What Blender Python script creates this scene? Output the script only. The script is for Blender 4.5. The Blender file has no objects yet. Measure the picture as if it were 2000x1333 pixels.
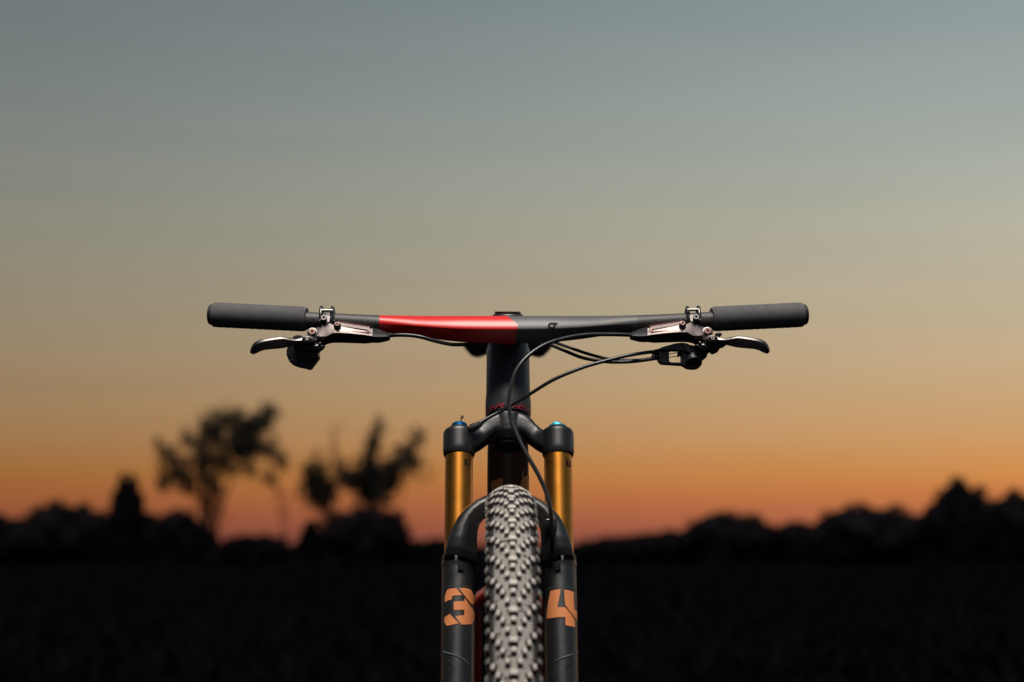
import bpy, bmesh, math, random
from mathutils import Vector, Matrix, Quaternion
import numpy as np

R_ = math.radians
random.seed(7)
rng = np.random.default_rng(11)
scene = bpy.context.scene
COL = scene.collection

# ------------------------------------------------------------------ camera
F_PX = 4130.0                       # focal length in pixels of the 2000 px wide photograph
CAM = Vector((-0.0270, -2.40, 0.67))
HORIZON = 1062.0
PITCH = math.atan((HORIZON - 666.5) / F_PX)
YAW = R_(0.69)
cam_data = bpy.data.cameras.new("camera")
cam = bpy.data.objects.new("camera", cam_data)
COL.objects.link(cam)
cam.location = CAM
cam.rotation_euler = (math.pi / 2 + PITCH, 0, -YAW)
cam_data.sensor_width = 36.0
cam_data.lens = 36.0 * F_PX / 2000.0
cam_data.clip_start = 0.05
cam_data.clip_end = 5000
cam_data.dof.use_dof = True
cam_data.dof.focus_distance = 2.61
cam_data.dof.aperture_fstop = 4.0
scene.camera = cam

# ------------------------------------------------------------------ view
vs = scene.view_settings
vs.view_transform = 'Standard'
vs.look = 'None'
vs.exposure = 0.0
vs.gamma = 1.0
vs.use_curve_mapping = False
try:
    scene.cycles.use_denoising = True
    scene.cycles.sample_clamp_indirect = 6.0
except Exception:
    pass


def lin(c):
    """sRGB 0..255 -> linear"""
    out = []
    for v in c:
        v = v / 255.0
        out.append(v / 12.92 if v <= 0.04045 else ((v + 0.055) / 1.055) ** 2.4)
    return tuple(out) + (1.0,)


# ------------------------------------------------------------------ world: clear sky after sunset
world = bpy.data.worlds.new("World")
scene.world = world
world.use_nodes = True
nt = world.node_tree
for n in list(nt.nodes):
    nt.nodes.remove(n)
N = nt.nodes.new
L = nt.links.new
w_out = N('ShaderNodeOutputWorld')
w_bg = N('ShaderNodeBackground')
w_bg.inputs['Strength'].default_value = 1.0
tc = N('ShaderNodeTexCoord')
sep = N('ShaderNodeSeparateXYZ')
L(tc.outputs['Generated'], sep.inputs[0])


def ramp(stops):
    r = N('ShaderNodeValToRGB')
    r.color_ramp.interpolation = 'B_SPLINE' if False else 'EASE'
    r.color_ramp.interpolation = 'LINEAR'
    e = r.color_ramp.elements
    while len(e) > 1:
        e.remove(e[-1])
    e[0].position = stops[0][0]
    e[0].color = lin(stops[0][1])
    for p, c in stops[1:]:
        k = e.new(p)
        k.color = lin(c)
    return r


# z = sin(elevation); stretched so that the low sky has most of the ramp
zz = N('ShaderNodeMath'); zz.operation = 'MAXIMUM'; zz.inputs[1].default_value = 0.0
L(sep.outputs['Z'], zz.inputs[0])
zs = N('ShaderNodeMath'); zs.operation = 'POWER'; zs.inputs[1].default_value = 0.5
L(zz.outputs[0], zs.inputs[0])


def zp(y):   # photograph row -> ramp position
    return math.sqrt(max(0.0, math.sin(math.atan((HORIZON - y) / F_PX))))


SUNSET = [(0.0, (136, 79, 66)), (zp(1042), (151, 85, 66)), (zp(1005), (170, 98, 66)), (zp(965), (183, 112, 64)),
          (zp(920), (187, 127, 70)), (zp(870), (186, 138, 90)), (zp(800), (184, 148, 106)), (zp(720), (180, 154, 120)),
          (zp(620), (173, 158, 131)), (zp(500), (167, 161, 141)), (zp(350), (155, 158, 147)), (zp(200), (143, 151, 147)),
          (zp(0), (129, 140, 142)), (0.60, (108, 125, 132)), (0.75, (84, 104, 118)), (1.0, (62, 82, 102))]
AWAY = [(0.0, (70, 60, 62)), (0.15, (74, 66, 70)), (0.3, (78, 74, 80)), (0.5, (76, 80, 92)), (0.75, (64, 80, 98)), (1.0, (62, 82, 104))]
r1 = ramp(SUNSET)
r2 = ramp(AWAY)
L(zs.outputs[0], r1.inputs[0])
L(zs.outputs[0], r2.inputs[0])
az = N('ShaderNodeVectorMath'); az.operation = 'DOT_PRODUCT'
L(tc.outputs['Generated'], az.inputs[0])
saz = R_(14)
az.inputs[1].default_value = (math.sin(saz), math.cos(saz), 0)
mr = N('ShaderNodeMapRange'); mr.interpolation_type = 'SMOOTHSTEP'
mr.inputs['From Min'].default_value = -0.25
mr.inputs['From Max'].default_value = 0.90
L(az.outputs['Value'], mr.inputs['Value'])
mx = N('ShaderNodeMix'); mx.data_type = 'RGBA'
L(mr.outputs[0], mx.inputs[0])
L(r2.outputs['Color'], mx.inputs[6])
L(r1.outputs['Color'], mx.inputs[7])
# the glow is stronger to the right of the view, where the sun went down
br = N('ShaderNodeMapRange'); br.interpolation_type = 'SMOOTHSTEP'
br.inputs['From Min'].default_value = -0.42
br.inputs['From Max'].default_value = 0.50
br.inputs['To Min'].default_value = 0.62
br.inputs['To Max'].default_value = 1.40
L(sep.outputs['X'], br.inputs['Value'])
mul = N('ShaderNodeVectorMath'); mul.operation = 'SCALE'
L(mx.outputs[2], mul.inputs[0])
L(br.outputs[0], mul.inputs['Scale'])
# thin high cloud: faint, long, level streaks
cm = N('ShaderNodeMapping'); cm.inputs['Scale'].default_value = (3.0, 3.0, 42.0); cm.inputs['Rotation'].default_value = (0, R_(2.5), 0)
L(tc.outputs['Generated'], cm.inputs['Vector'])
cn = N('ShaderNodeTexNoise'); cn.inputs['Scale'].default_value = 1.6; cn.inputs['Detail'].default_value = 5; cn.inputs['Roughness'].default_value = 0.55
L(cm.outputs[0], cn.inputs['Vector'])
cr = N('ShaderNodeMapRange'); cr.inputs['From Min'].default_value = 0.3; cr.inputs['From Max'].default_value = 0.7
cr.inputs['To Min'].default_value = 0.97; cr.inputs['To Max'].default_value = 1.03
L(cn.outputs['Fac'], cr.inputs['Value'])
mul2 = N('ShaderNodeVectorMath'); mul2.operation = 'SCALE'
L(mul.outputs[0], mul2.inputs[0]); L(cr.outputs[0], mul2.inputs['Scale'])
L(mul2.outputs[0], w_bg.inputs['Color'])
L(w_bg.outputs[0], w_out.inputs['Surface'])

# ------------------------------------------------------------------ the key light, soft and high: a sun lamp added in place of a strobe
key_light_d = bpy.data.lights.new("key_light", 'SUN')
key_light_d.energy = 4.6
key_light_d.angle = R_(34)
key_light_d.color = (1.0, 0.93, 0.86)
key_light = bpy.data.objects.new("key_light", key_light_d)
COL.objects.link(key_light)
KEY_EL, KEY_AZ = R_(73), R_(-3)      # azimuth measured from the camera's side
to_key = Vector((math.cos(KEY_EL) * math.sin(KEY_AZ), -math.cos(KEY_EL) * math.cos(KEY_AZ), math.sin(KEY_EL)))
key_light.rotation_euler = to_key.to_track_quat('Z', 'Y').to_euler()
key_light.location = (0, -1, 8)

# ------------------------------------------------------------------ measuring in the photograph
_M = cam.rotation_euler.to_matrix()


def ray(px, py):
    d = Vector(((px - 1000.0) / F_PX, -(py - 666.5) / F_PX, -1.0))
    return (_M @ d).normalized()


def W(px, py, Y):
    """point of the place seen at this spot of the photograph, at depth Y"""
    d = ray(px, py)
    return CAM + d * ((Y - CAM.y) / d.y)


def WP(px, py, P0, n):
    d = ray(px, py)
    return CAM + d * ((P0 - CAM).dot(n) / d.dot(n))


def proj(P):
    v = _M.transposed() @ (Vector(P) - CAM)
    return (1000.0 + F_PX * v.x / -v.z, 666.5 - F_PX * v.y / -v.z)


# ------------------------------------------------------------------ materials
def new_mat(name):
    m = bpy.data.materials.new(name)
    m.use_nodes = True
    return m, m.node_tree, m.node_tree.nodes['Principled BSDF']


def mat(name, col, rough=0.5, metal=0.0, spec=0.5, var=0.15, scale=60, bump=0.0, bscale=400, coat=0.0, coat_r=0.1, rvar=0.08, speck=None):
    m, t, b = new_mat(name)
    n = t.nodes.new; l = t.links.new
    b.inputs['Roughness'].default_value = rough
    b.inputs['Metallic'].default_value = metal
    b.inputs['Specular IOR Level'].default_value = spec
    b.inputs['Coat Weight'].default_value = coat
    b.inputs['Coat Roughness'].default_value = coat_r
    c = n('ShaderNodeTexCoord')
    no = n('ShaderNodeTexNoise'); no.inputs['Scale'].default_value = scale; no.inputs['Detail'].default_value = 6
    l(c.outputs['Object'], no.inputs['Vector'])
    mm = n('ShaderNodeMix'); mm.data_type = 'RGBA'
    mm.inputs[6].default_value = tuple(v * (1 - var) for v in col) + (1,)
    mm.inputs[7].default_value = tuple(v * (1 + var) for v in col) + (1,)
    l(no.outputs['Fac'], mm.inputs[0])
    src = mm.outputs[2]
    if speck:
        n2 = n('ShaderNodeTexNoise'); n2.inputs['Scale'].default_value = speck[1]; n2.inputs['Detail'].default_value = 2
        l(c.outputs['Object'], n2.inputs['Vector'])
        mp = n('ShaderNodeMapRange'); mp.inputs['From Min'].default_value = speck[2]; mp.inputs['From Max'].default_value = speck[2] + 0.06
        l(n2.outputs['Fac'], mp.inputs['Value'])
        m2 = n('ShaderNodeMix'); m2.data_type = 'RGBA'
        l(mp.outputs[0], m2.inputs[0]); l(src, m2.inputs[6]); m2.inputs[7].default_value = tuple(speck[0]) + (1,)
        src = m2.outputs[2]
    l(src, b.inputs['Base Color'])
    if rvar:
        mr_ = n('ShaderNodeMapRange')
        mr_.inputs['To Min'].default_value = max(0.02, rough - rvar); mr_.inputs['To Max'].default_value = min(1, rough + rvar)
        l(no.outputs['Fac'], mr_.inputs['Value']); l(mr_.outputs[0], b.inputs['Roughness'])
    if bump:
        nb = n('ShaderNodeTexNoise'); nb.inputs['Scale'].default_value = bscale; nb.inputs['Detail'].default_value = 4
        l(c.outputs['Object'], nb.inputs['Vector'])
        bp = n('ShaderNodeBump'); bp.inputs['Strength'].default_value = bump; bp.inputs['Distance'].default_value = 0.001
        l(nb.outputs['Fac'], bp.inputs['Height']); l(bp.outputs[0], b.inputs['Normal'])
    return m


M = {}
M['foam'] = mat('grip_foam', (0.095, 0.094, 0.096), 0.80, spec=0.30, bump=0.35, bscale=520, var=0.35, scale=90)
M['rubber'] = mat('black_rubber', (0.016, 0.016, 0.018), 0.6, spec=0.3)
M['plastic'] = mat('black_plastic', (0.014, 0.014, 0.016), 0.42, spec=0.4)
M['matte_paint'] = mat('matte_black_paint', (0.018, 0.019, 0.021), 0.38, spec=0.7, bump=0.05, bscale=1500)
M['frame_matte'] = mat('matte_dark_frame', (0.058, 0.061, 0.064), 0.50, spec=0.5, bump=0.05, bscale=1500)
M['fork_paint'] = mat('matte_fork_paint', (0.009, 0.0088, 0.0086), 0.38, spec=0.7, bump=0.04, bscale=1800)
M['alloy'] = mat('anodised_alloy', (0.150, 0.125, 0.117), 0.33, metal=1.0, rvar=0.04, bump=0.03, bscale=1500)
M['lever'] = mat('lever_alloy', (0.155, 0.138, 0.130), 0.34, metal=1.0, rvar=0.05)
M['bolt'] = mat('bolt_steel', (0.20, 0.115, 0.095), 0.25, metal=1.0)
M['copper_line'] = mat('copper_trim', (0.16, 0.04, 0.03), 0.35, metal=0.6)
M['silver'] = mat('silver_metal', (0.28, 0.265, 0.25), 0.3, metal=1.0)
M['gold'] = mat('gold_stanchion', (0.50, 0.195, 0.030), 0.34, metal=1.0, rvar=0.03, var=0.06)
M['hose'] = mat('cable_housing', (0.020, 0.019, 0.019), 0.28, spec=0.6)
M['blue'] = mat('blue_anodised', (0.01, 0.16, 0.42), 0.3, metal=0.8)
M['cyan'] = mat('pale_blue_anodised', (0.05, 0.42, 0.58), 0.35, metal=0.5)
M['orange_print'] = mat('orange_print', (0.62, 0.215, 0.075), 0.5, spec=0.3, var=0.05)
M['orange_paint'] = mat('orange_paint', (0.97, 0.40, 0.13), 0.3, spec=0.5, var=0.05)
M['red_print'] = mat('red_print', (0.42, 0.010, 0.035), 0.4, var=0.05)
M['black_print'] = mat('black_print', (0.004, 0.004, 0.004), 0.6, spec=0.1, var=0.05)
M['thin_line'] = mat('pale_line', (0.16, 0.19, 0.19), 0.4, var=0.05)
M['red_paint'] = mat('red_frame_paint', (0.40, 0.008, 0.010), 0.3, spec=0.5, coat=0.5)
M['frame_gloss'] = mat('gloss_dark_frame', (0.105, 0.058, 0.040), 0.36, spec=0.4, coat=0.15, var=0.2)
M['rim'] = mat('carbon_rim', (0.015, 0.015, 0.016), 0.4)
M['spoke'] = mat('spoke_steel', (0.03, 0.03, 0.03), 0.35, metal=0.7)
M['tyre'] = mat('dusty_rubber', (0.27, 0.245, 0.22), 0.80, spec=0.25, var=0.45, scale=55, bump=0.6, bscale=260, speck=((0.05, 0.045, 0.042), 160, 0.60))
M['knob'] = mat('dusty_knob_rubber', (0.54, 0.49, 0.44), 0.75, spec=0.25, var=0.40, scale=90, bump=0.5, bscale=300, speck=((0.06, 0.05, 0.045), 210, 0.62))
M['knob_shoulder_shaded'] = mat('shaded_shoulder_knob_rubber', (0.17, 0.155, 0.138), 0.75, spec=0.25, var=0.45, scale=90, bump=0.5, bscale=300)  # darker knob rubber: light falling off towards the tyre's sides, put into the colour
M['shoulder_shaded'] = mat('shaded_shoulder_rubber', (0.045, 0.041, 0.037), 0.8, spec=0.25, var=0.5, scale=60, bump=0.5, bscale=260)  # casing darkened at the sides, shading held in the colour
M['knob_shade'] = mat('shaded_knob_rubber', (0.012, 0.009, 0.008), 0.75, spec=0.2, var=0.5, scale=300)  # near black: painted shade on and below each knob
M['sidewall'] = mat('black_sidewall', (0.03, 0.029, 0.028), 0.75, spec=0.2, var=0.4, scale=80)
M['saddle'] = mat('saddle_cover', (0.012, 0.013, 0.014), 0.5)
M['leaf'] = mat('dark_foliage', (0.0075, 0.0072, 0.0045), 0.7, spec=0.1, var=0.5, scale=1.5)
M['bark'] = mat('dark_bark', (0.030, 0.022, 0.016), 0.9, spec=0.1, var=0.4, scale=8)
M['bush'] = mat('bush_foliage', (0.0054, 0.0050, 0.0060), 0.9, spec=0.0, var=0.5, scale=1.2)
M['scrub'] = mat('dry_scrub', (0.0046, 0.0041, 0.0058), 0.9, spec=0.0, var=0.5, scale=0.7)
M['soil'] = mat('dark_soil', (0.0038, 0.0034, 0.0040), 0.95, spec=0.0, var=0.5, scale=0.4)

# handlebar paint: speckled raw ends, red on one half, matte black on the other; the edges are paint lines
X_RED0 = W(741, 632, 0.205).x
X_RAW1 = W(1245, 632, 0.205).x
X_MID = W(1004, 640, 0.195).x


def bar_material():
    m, t, b = new_mat('handlebar_paint')
    n = t.nodes.new; l = t.links.new
    c = n('ShaderNodeTexCoord')
    s = n('ShaderNodeSeparateXYZ'); l(c.outputs['Object'], s.inputs[0])

    def math_(op, a, b_):
        k = n('ShaderNodeMath'); k.operation = op
        for i, v in enumerate((a, b_)):
            if isinstance(v, (int, float)):
                k.inputs[i].default_value = v
            else:
                l(v, k.inputs[i])
        return k.outputs[0]
    # slanted meeting line: kinks at mid height
    z0 = 0.9375
    dz = math_('SUBTRACT', s.outputs['Z'], z0)
    up = math_('MAXIMUM', dz, 0.0)
    lo = math_('MAXIMUM', math_('MULTIPLY', dz, -1.0), 0.0)
    edge = math_('ADD', math_('SUBTRACT', X_MID + 0.0045, math_('MULTIPLY', up, 1.05)), math_('MULTIPLY', lo, -0.15))
    is_left = math_('LESS_THAN', s.outputs['X'], edge)
    is_in = math_('GREATER_THAN', s.outputs['X'], X_RED0)
    red = math_('MULTIPLY', is_left, is_in)
    raw = math_('MAXIMUM', math_('LESS_THAN', s.outputs['X'], X_RED0), math_('GREATER_THAN', s.outputs['X'], X_RAW1))
    # speckle
    no = n('ShaderNodeTexNoise'); no.inputs['Scale'].default_value = 1300; no.inputs['Detail'].default_value = 2
    l(c.outputs['Object'], no.inputs['Vector'])
    sp = n('ShaderNodeMapRange'); sp.inputs['From Min'].default_value = 0.45; sp.inputs['From Max'].default_value = 0.68
    l(no.outputs['Fac'], sp.inputs['Value'])
    m0 = n('ShaderNodeMix'); m0.data_type = 'RGBA'
    l(sp.outputs[0], m0.inputs[0]); m0.inputs[6].default_value = (0.014, 0.014, 0.015, 1); m0.inputs[7].default_value = (0.13, 0.115, 0.095, 1)
    m1 = n('ShaderNodeMix'); m1.data_type = 'RGBA'
    l(raw, m1.inputs[0]); m1.inputs[6].default_value = (0.082, 0.079, 0.077, 1); l(m0.outputs[2], m1.inputs[7])
    m2 = n('ShaderNodeMix'); m2.data_type = 'RGBA'
    l(red, m2.inputs[0]); l(m1.outputs[2], m2.inputs[6]); m2.inputs[7].default_value = (0.66, 0.016, 0.013, 1)
    l(m2.outputs[2], b.inputs['Base Color'])
    rg = n('ShaderNodeMapRange'); l(red, rg.inputs['Value'])
    rg.inputs['To Min'].default_value = 0.46; rg.inputs['To Max'].default_value = 0.32
    l(rg.outputs[0], b.inputs['Roughness'])
    bp = n('ShaderNodeBump'); bp.inputs['Distance'].default_value = 0.0006
    l(math_('MULTIPLY', raw, 0.5), bp.inputs['Strength']); l(no.outputs['Fac'], bp.inputs['Height'])
    l(bp.outputs[0], b.inputs['Normal'])
    b.inputs['Specular IOR Level'].default_value = 0.6
    return m


M['bar'] = bar_material()


# ------------------------------------------------------------------ object helpers
def link(name, me, m=None, parent=None, smooth=True, angle=40):
    o = bpy.data.objects.new(name, me)
    COL.objects.link(o)
    if m is not None and len(me.materials) == 0:
        for k in (m if isinstance(m, (list, tuple)) else [m]):
            me.materials.append(k)
    if parent is not None:
        o.parent = parent
    if smooth and len(me.polygons):
        me.polygons.foreach_set('use_smooth', [True] * len(me.polygons))
        if angle < 180:
            try:
                me.set_sharp_from_angle(angle=R_(angle))
            except Exception:
                pass
    return o


class MB:
    """collects shapes of one object"""

    def __init__(self):
        self.v = []
        self.f = []
        self.mi = []

    def add(self, vs_, fs_, mi=0):
        k = len(self.v)
        self.v += [tuple(p) for p in vs_]
        self.f += [tuple(i + k for i in f) for f in fs_]
        self.mi += [mi] * len(fs_)
        return self

    def rings(self, rings, close=True, cap=True, mi=0):
        n = len(rings[0])
        vs_ = [p for r in rings for p in r]
        fs_ = []
        for i in range(len(rings) - 1):
            for j in range(n if close else n - 1):
                a = i * n + j; b = i * n + (j + 1) % n
                fs_.append((a, b, b + n, a + n))
        if cap:
            fs_.append(tuple(reversed(range(n))))
            fs_.append(tuple((len(rings) - 1) * n + j for j in range(n)))
        return self.add(vs_, fs_, mi)

    def build(self, name, m, parent=None, smooth=True, angle=40):
        me = bpy.data.meshes.new(name)
        me.from_pydata(self.v, [], self.f)
        for k in (m if isinstance(m, (list, tuple)) else [m]):
            me.materials.append(k)
        me.polygons.foreach_set('material_index', self.mi)
        bm = bmesh.new(); bm.from_mesh(me)
        bmesh.ops.recalc_face_normals(bm, faces=bm.faces)
        bm.to_mesh(me); bm.free()
        me.update()
        return link(name, me, None, parent, smooth, angle)


def spline(pts, k=8):
    """Catmull-Rom through tuples of any length"""
    P = [np.array(p, float) for p in pts]
    P = [2 * P[0] - P[1]] + P + [2 * P[-1] - P[-2]]
    out = []
    for i in range(1, len(P) - 2):
        for s in range(k):
            u = s / k
            p0, p1, p2, p3 = P[i - 1], P[i], P[i + 1], P[i + 2]
            out.append(0.5 * ((2 * p1) + (-p0 + p2) * u + (2 * p0 - 5 * p1 + 4 * p2 - p3) * u * u + (-p0 + 3 * p1 - 3 * p2 + p3) * u ** 3))
    out.append(P[-2])
    return out


def loft(mb, pts, k=6, n=20, up=(0, 0, 1), ex=2.0, mi=0, round_ends=True, undercut=0.0):
    """pts: (x,y,z,a,b): centre, half width sideways, half height along 'up'"""
    S = spline(pts, k) if k > 1 else [np.array(p, float) for p in pts]
    C = [Vector(s[:3]) for s in S]
    up = Vector(up)
    rings = []
    m = len(C)
    for i in range(m):
        t = (C[min(i + 1, m - 1)] - C[max(i - 1, 0)]).normalized()
        side = t.cross(up).normalized()
        u = side.cross(t).normalized()
        a, b = max(S[i][3], 1e-4), max(S[i][4], 1e-4)

        def ring(c, f):
            r = []
            for j in range(n):
                th = 2 * math.pi * j / n
                cs, sn = math.cos(th), math.sin(th)
                x = math.copysign(abs(cs) ** (2 / ex), cs) * a * f
                y = math.copysign(abs(sn) ** (2 / ex), sn) * b * f
                if undercut and sn < 0:
                    k_ = undercut * min(1, max(0, (a - .0115) / .005))
                    e2 = 2 * (1 - k_) + 1.25 * k_
                    x = math.copysign(abs(cs) ** (2 / e2), cs) * a * f
                    y = -abs(sn) ** (2 / e2) * b * f
                if undercut and sn >= 0:
                    k_ = undercut * min(1, max(0, (a - .0115) / .005))
                    e2 = ex * (1 - k_) + 1.5 * k_
                    x = math.copysign(abs(cs) ** (2 / e2), cs) * a * f
                    y = abs(sn) ** (2 / e2) * b * f
                if undercut:
                    y += -b * f * .10 * undercut * min(1, max(0, (a - .0115) / .005)) * (1 - abs(sn))
                r.append(c + side * x + u * y)
            return r
        if round_ends and i == 0:
            rad = min(a, b)
            for q in (0.15, 0.5, 0.8):
                rings.append(ring(C[i] - t * rad * 0.35 * (1 - q ** 2) ** 0.5, q + 0.1))
        rings.append(ring(C[i], 1))
        if round_ends and i == m - 1:
            rad = min(a, b)
            for q in (0.8, 0.5, 0.15):
                rings.append(ring(C[i] + t * rad * 0.35 * (1 - q ** 2) ** 0.5, q + 0.1))
    mb.rings(rings, mi=mi)
    return mb


def tube(mb, pts, r, k=8, n=10, mi=0):
    """round tube through points, parallel transported"""
    S = [Vector(s) for s in (spline(pts, k) if k > 1 else pts)]
    m = len(S)
    t0 = (S[1] - S[0]).normalized()
    u = t0.orthogonal().normalized()
    rings = []
    for i in range(m):
        t = (S[min(i + 1, m - 1)] - S[max(i - 1, 0)]).normalized()
        u = (u - t * u.dot(t)).normalized()
        v = t.cross(u)
        rr = r(i / (m - 1)) if callable(r) else r
        rings.append([S[i] + (u * math.cos(2 * math.pi * j / n) + v * math.sin(2 * math.pi * j / n)) * rr for j in range(n)])
    return mb.rings(rings, mi=mi)


def lathe(mb, prof, origin, axis, n=40, mi=0, ring=False, sx=1.0):
    """prof: (distance along the axis, radius)"""
    axis = Vector(axis).normalized(); origin = Vector(origin)
    ref = Vector((1, 0, 0)) if abs(axis.x) < 0.9 else Vector((0, 0, 1))
    u = (ref - axis * ref.dot(axis)).normalized()
    v = axis.cross(u)
    rings = [[origin + axis * t + (u * math.cos(2 * math.pi * j / n) * sx + v * math.sin(2 * math.pi * j / n)) * r for j in range(n)] for t, r in prof]
    if ring:
        rings.append(rings[0])
        return mb.rings(rings, cap=False, mi=mi)
    return mb.rings(rings, mi=mi)


def bevel(o, w=0.001, seg=2, angle=35):
    b = o.modifiers.new('bevel', 'BEVEL')
    b.width = w; b.segments = seg; b.limit_method = 'ANGLE'; b.angle_limit = R_(angle)
    b.harden_normals = False
    return o


def plate(name, m, parent, outline, Y, thick, holes=(), bw=0.0015, to=None, seg=2):
    """an outline in photograph pixels at depth Y (number or function of px,py), given real thickness towards the back"""
    bm = bmesh.new()
    fY = Y if callable(Y) else (lambda a, b: Y)
    loops = [outline] + list(holes)
    for lp in loops:
        vs_ = [bm.verts.new(W(a, b, fY(a, b))) for a, b in lp]
        for i in range(len(vs_)):
            bm.edges.new((vs_[i], vs_[(i + 1) % len(vs_)]))
    bmesh.ops.triangle_fill(bm, use_beauty=True, use_dissolve=False, edges=bm.edges[:])
    r = bmesh.ops.extrude_face_region(bm, geom=bm.faces[:])
    nv = [g for g in r['geom'] if isinstance(g, bmesh.types.BMVert)]
    bmesh.ops.translate(bm, verts=nv, vec=(0, thick, 0))
    bmesh.ops.recalc_face_normals(bm, faces=bm.faces)
    me = bpy.data.meshes.new(name)
    bm.to_mesh(me); bm.free()
    o = link(name, me, m, parent, True, 35)
    if bw:
        bevel(o, bw, seg)
    return o


def bolt_shape(name, px, py, Y, r, parent, m=None, depth=0.004, hexr=0.5, tilt=(0, -1, 0.42)):
    """socket-head bolt: chamfered head with a recessed hexagonal socket"""
    ax = Vector(tilt).normalized()
    c = W(px, py, Y)
    mb = MB()
    lathe(mb, [(-depth, r * 0.9), (0, r), (depth * 0.5, r), (depth * 0.75, r * 0.86), (depth * 0.75, r * hexr)], c, ax, 24)
    # remove nothing: add a flush black hexagon, the socket's shade as colour
    o = mb.build(name, m or M['bolt'], parent)
    mb2 = MB()
    lathe(mb2, [(depth * 0.2, r * hexr * 0.98), (depth * 0.78, r * hexr * 0.98)], c, ax, 6)
    o.data.materials.append(M['black_print'])
    k = len(o.data.polygons)
    bm = bmesh.new(); bm.from_mesh(o.data)
    vv = [bm.verts.new(p) for p in mb2.v]
    for f in mb2.f:
        fc = bm.faces.new([vv[i] for i in f]); fc.material_index = 1
    bm.to_mesh(o.data); bm.free()
    return o


def cut_grid(bm, xs, ys):
    for x in xs:
        bmesh.ops.bisect_plane(bm, geom=bm.verts[:] + bm.edges[:] + bm.faces[:], plane_co=(x, 0, 0), plane_no=(1, 0, 0))
    for y in ys:
        bmesh.ops.bisect_plane(bm, geom=bm.verts[:] + bm.edges[:] + bm.faces[:], plane_co=(0, y, 0), plane_no=(0, 1, 0))


def hit_cyl(px, py, o, ax, r):
    """first point where the line of sight through this pixel meets the cylinder; clamps to the flank"""
    d = ray(px, py)
    o = Vector(o); ax = Vector(ax).normalized()
    dc = d - ax * d.dot(ax)
    w = (CAM - o) - ax * (CAM - o).dot(ax)
    a = dc.dot(dc); b = 2 * dc.dot(w); c = w.dot(w) - r * r
    disc = b * b - 4 * a * c
    if disc < 0:
        disc = 0
    t = (-b - math.sqrt(disc)) / (2 * a)
    p = CAM + d * t
    rad = (p - o) - ax * (p - o).dot(ax)
    return o + ax * (p - o).dot(ax) + rad.normalized() * r


def print_on(name, m, parent, polys, fn, step=2.0):
    """flat print: outlines (2-D) cut fine and laid onto a curved surface by fn(x, y) -> point"""
    bm = bmesh.new()
    for pl in polys:
        vs_ = [bm.verts.new((a, b, 0)) for a, b in pl]
        es = [bm.edges.new((vs_[i], vs_[(i + 1) % len(vs_)])) for i in range(len(vs_))]
        bmesh.ops.triangle_fill(bm, use_beauty=True, use_dissolve=False, edges=es)
    xs = [v.co.x for v in bm.verts]; ys = [v.co.y for v in bm.verts]
    cut_grid(bm, np.arange(min(xs), max(xs), step)[1:], np.arange(min(ys), max(ys), step * 3)[1:])
    for v in bm.verts:
        v.co = fn(v.co.x, v.co.y)
    me = bpy.data.meshes.new(name); bm.to_mesh(me); bm.free()
    return link(name, me, m, parent)


def cast_on(o, lift=0.0006):
    from mathutils.bvhtree import BVHTree
    bm = bmesh.new(); bm.from_mesh(o.data)
    tree_ = BVHTree.FromBMesh(bm); bm.free()

    def fn(px, py):
        d = ray(px, py)
        hit = tree_.ray_cast(CAM, d)
        if hit[0] is None:
            n_ = tree_.find_nearest(CAM + d * 2.7)
            return n_[0] + n_[1] * lift
        nn = hit[1] if hit[1].dot(d) < 0 else -hit[1]
        return hit[0] + nn * lift
    return fn


def text_on(name, m, parent, body, fn, width, height, shear=0.0, bold=0.0):
    cu = bpy.data.curves.new('lettering', 'FONT')
    cu.body = body; cu.size = 1; cu.align_x = 'CENTER'; cu.shear = shear; cu.offset = bold
    cu.space_character = 1.05
    ob = bpy.data.objects.new('lettering', cu)
    COL.objects.link(ob)
    dg = bpy.context.evaluated_depsgraph_get()
    me = bpy.data.meshes.new_from_object(ob.evaluated_get(dg))
    bpy.data.objects.remove(ob)
    bm = bmesh.new(); bm.from_mesh(me)
    xs = [v.co.x for v in bm.verts]; ys = [v.co.y for v in bm.verts]
    x0, x1, y0, y1 = min(xs), max(xs), min(ys), max(ys)
    for v in bm.verts:
        v.co = Vector((((v.co.x - x0) / (x1 - x0) - 0.5) * width, ((v.co.y - y0) / (y1 - y0) - 0.5) * height, 0))
    cut_grid(bm, np.arange(-width / 2, width / 2, width / 40)[1:], [])
    for v in bm.verts:
        v.co = fn(v.co.x, v.co.y)
    bm.to_mesh(me); bm.free()
    me.materials.clear()
    return link(name, me, m, parent)


def tag(o, label=None, cat=None, group=None, kind=None):
    if label: o['label'] = label
    if cat: o['category'] = cat
    if group: o['group'] = group
    if kind: o['kind'] = kind
    return o


# ================================================================== SETTING
RIDGE_X = [-300, 0, 120, 200, 330, 380, 420, 470, 560, 600, 700, 800, 880, 1000, 1130, 1200, 1340, 1500, 1600, 1800, 2000, 2300]
RIDGE_Y = [1015, 1018, 1002, 1006, 1010, 1025, 1056, 1064, 1068, 1056, 1040, 1058, 1064, 1068, 1062, 1050, 1031, 1022, 1016, 1004, 984, 975]


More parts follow.
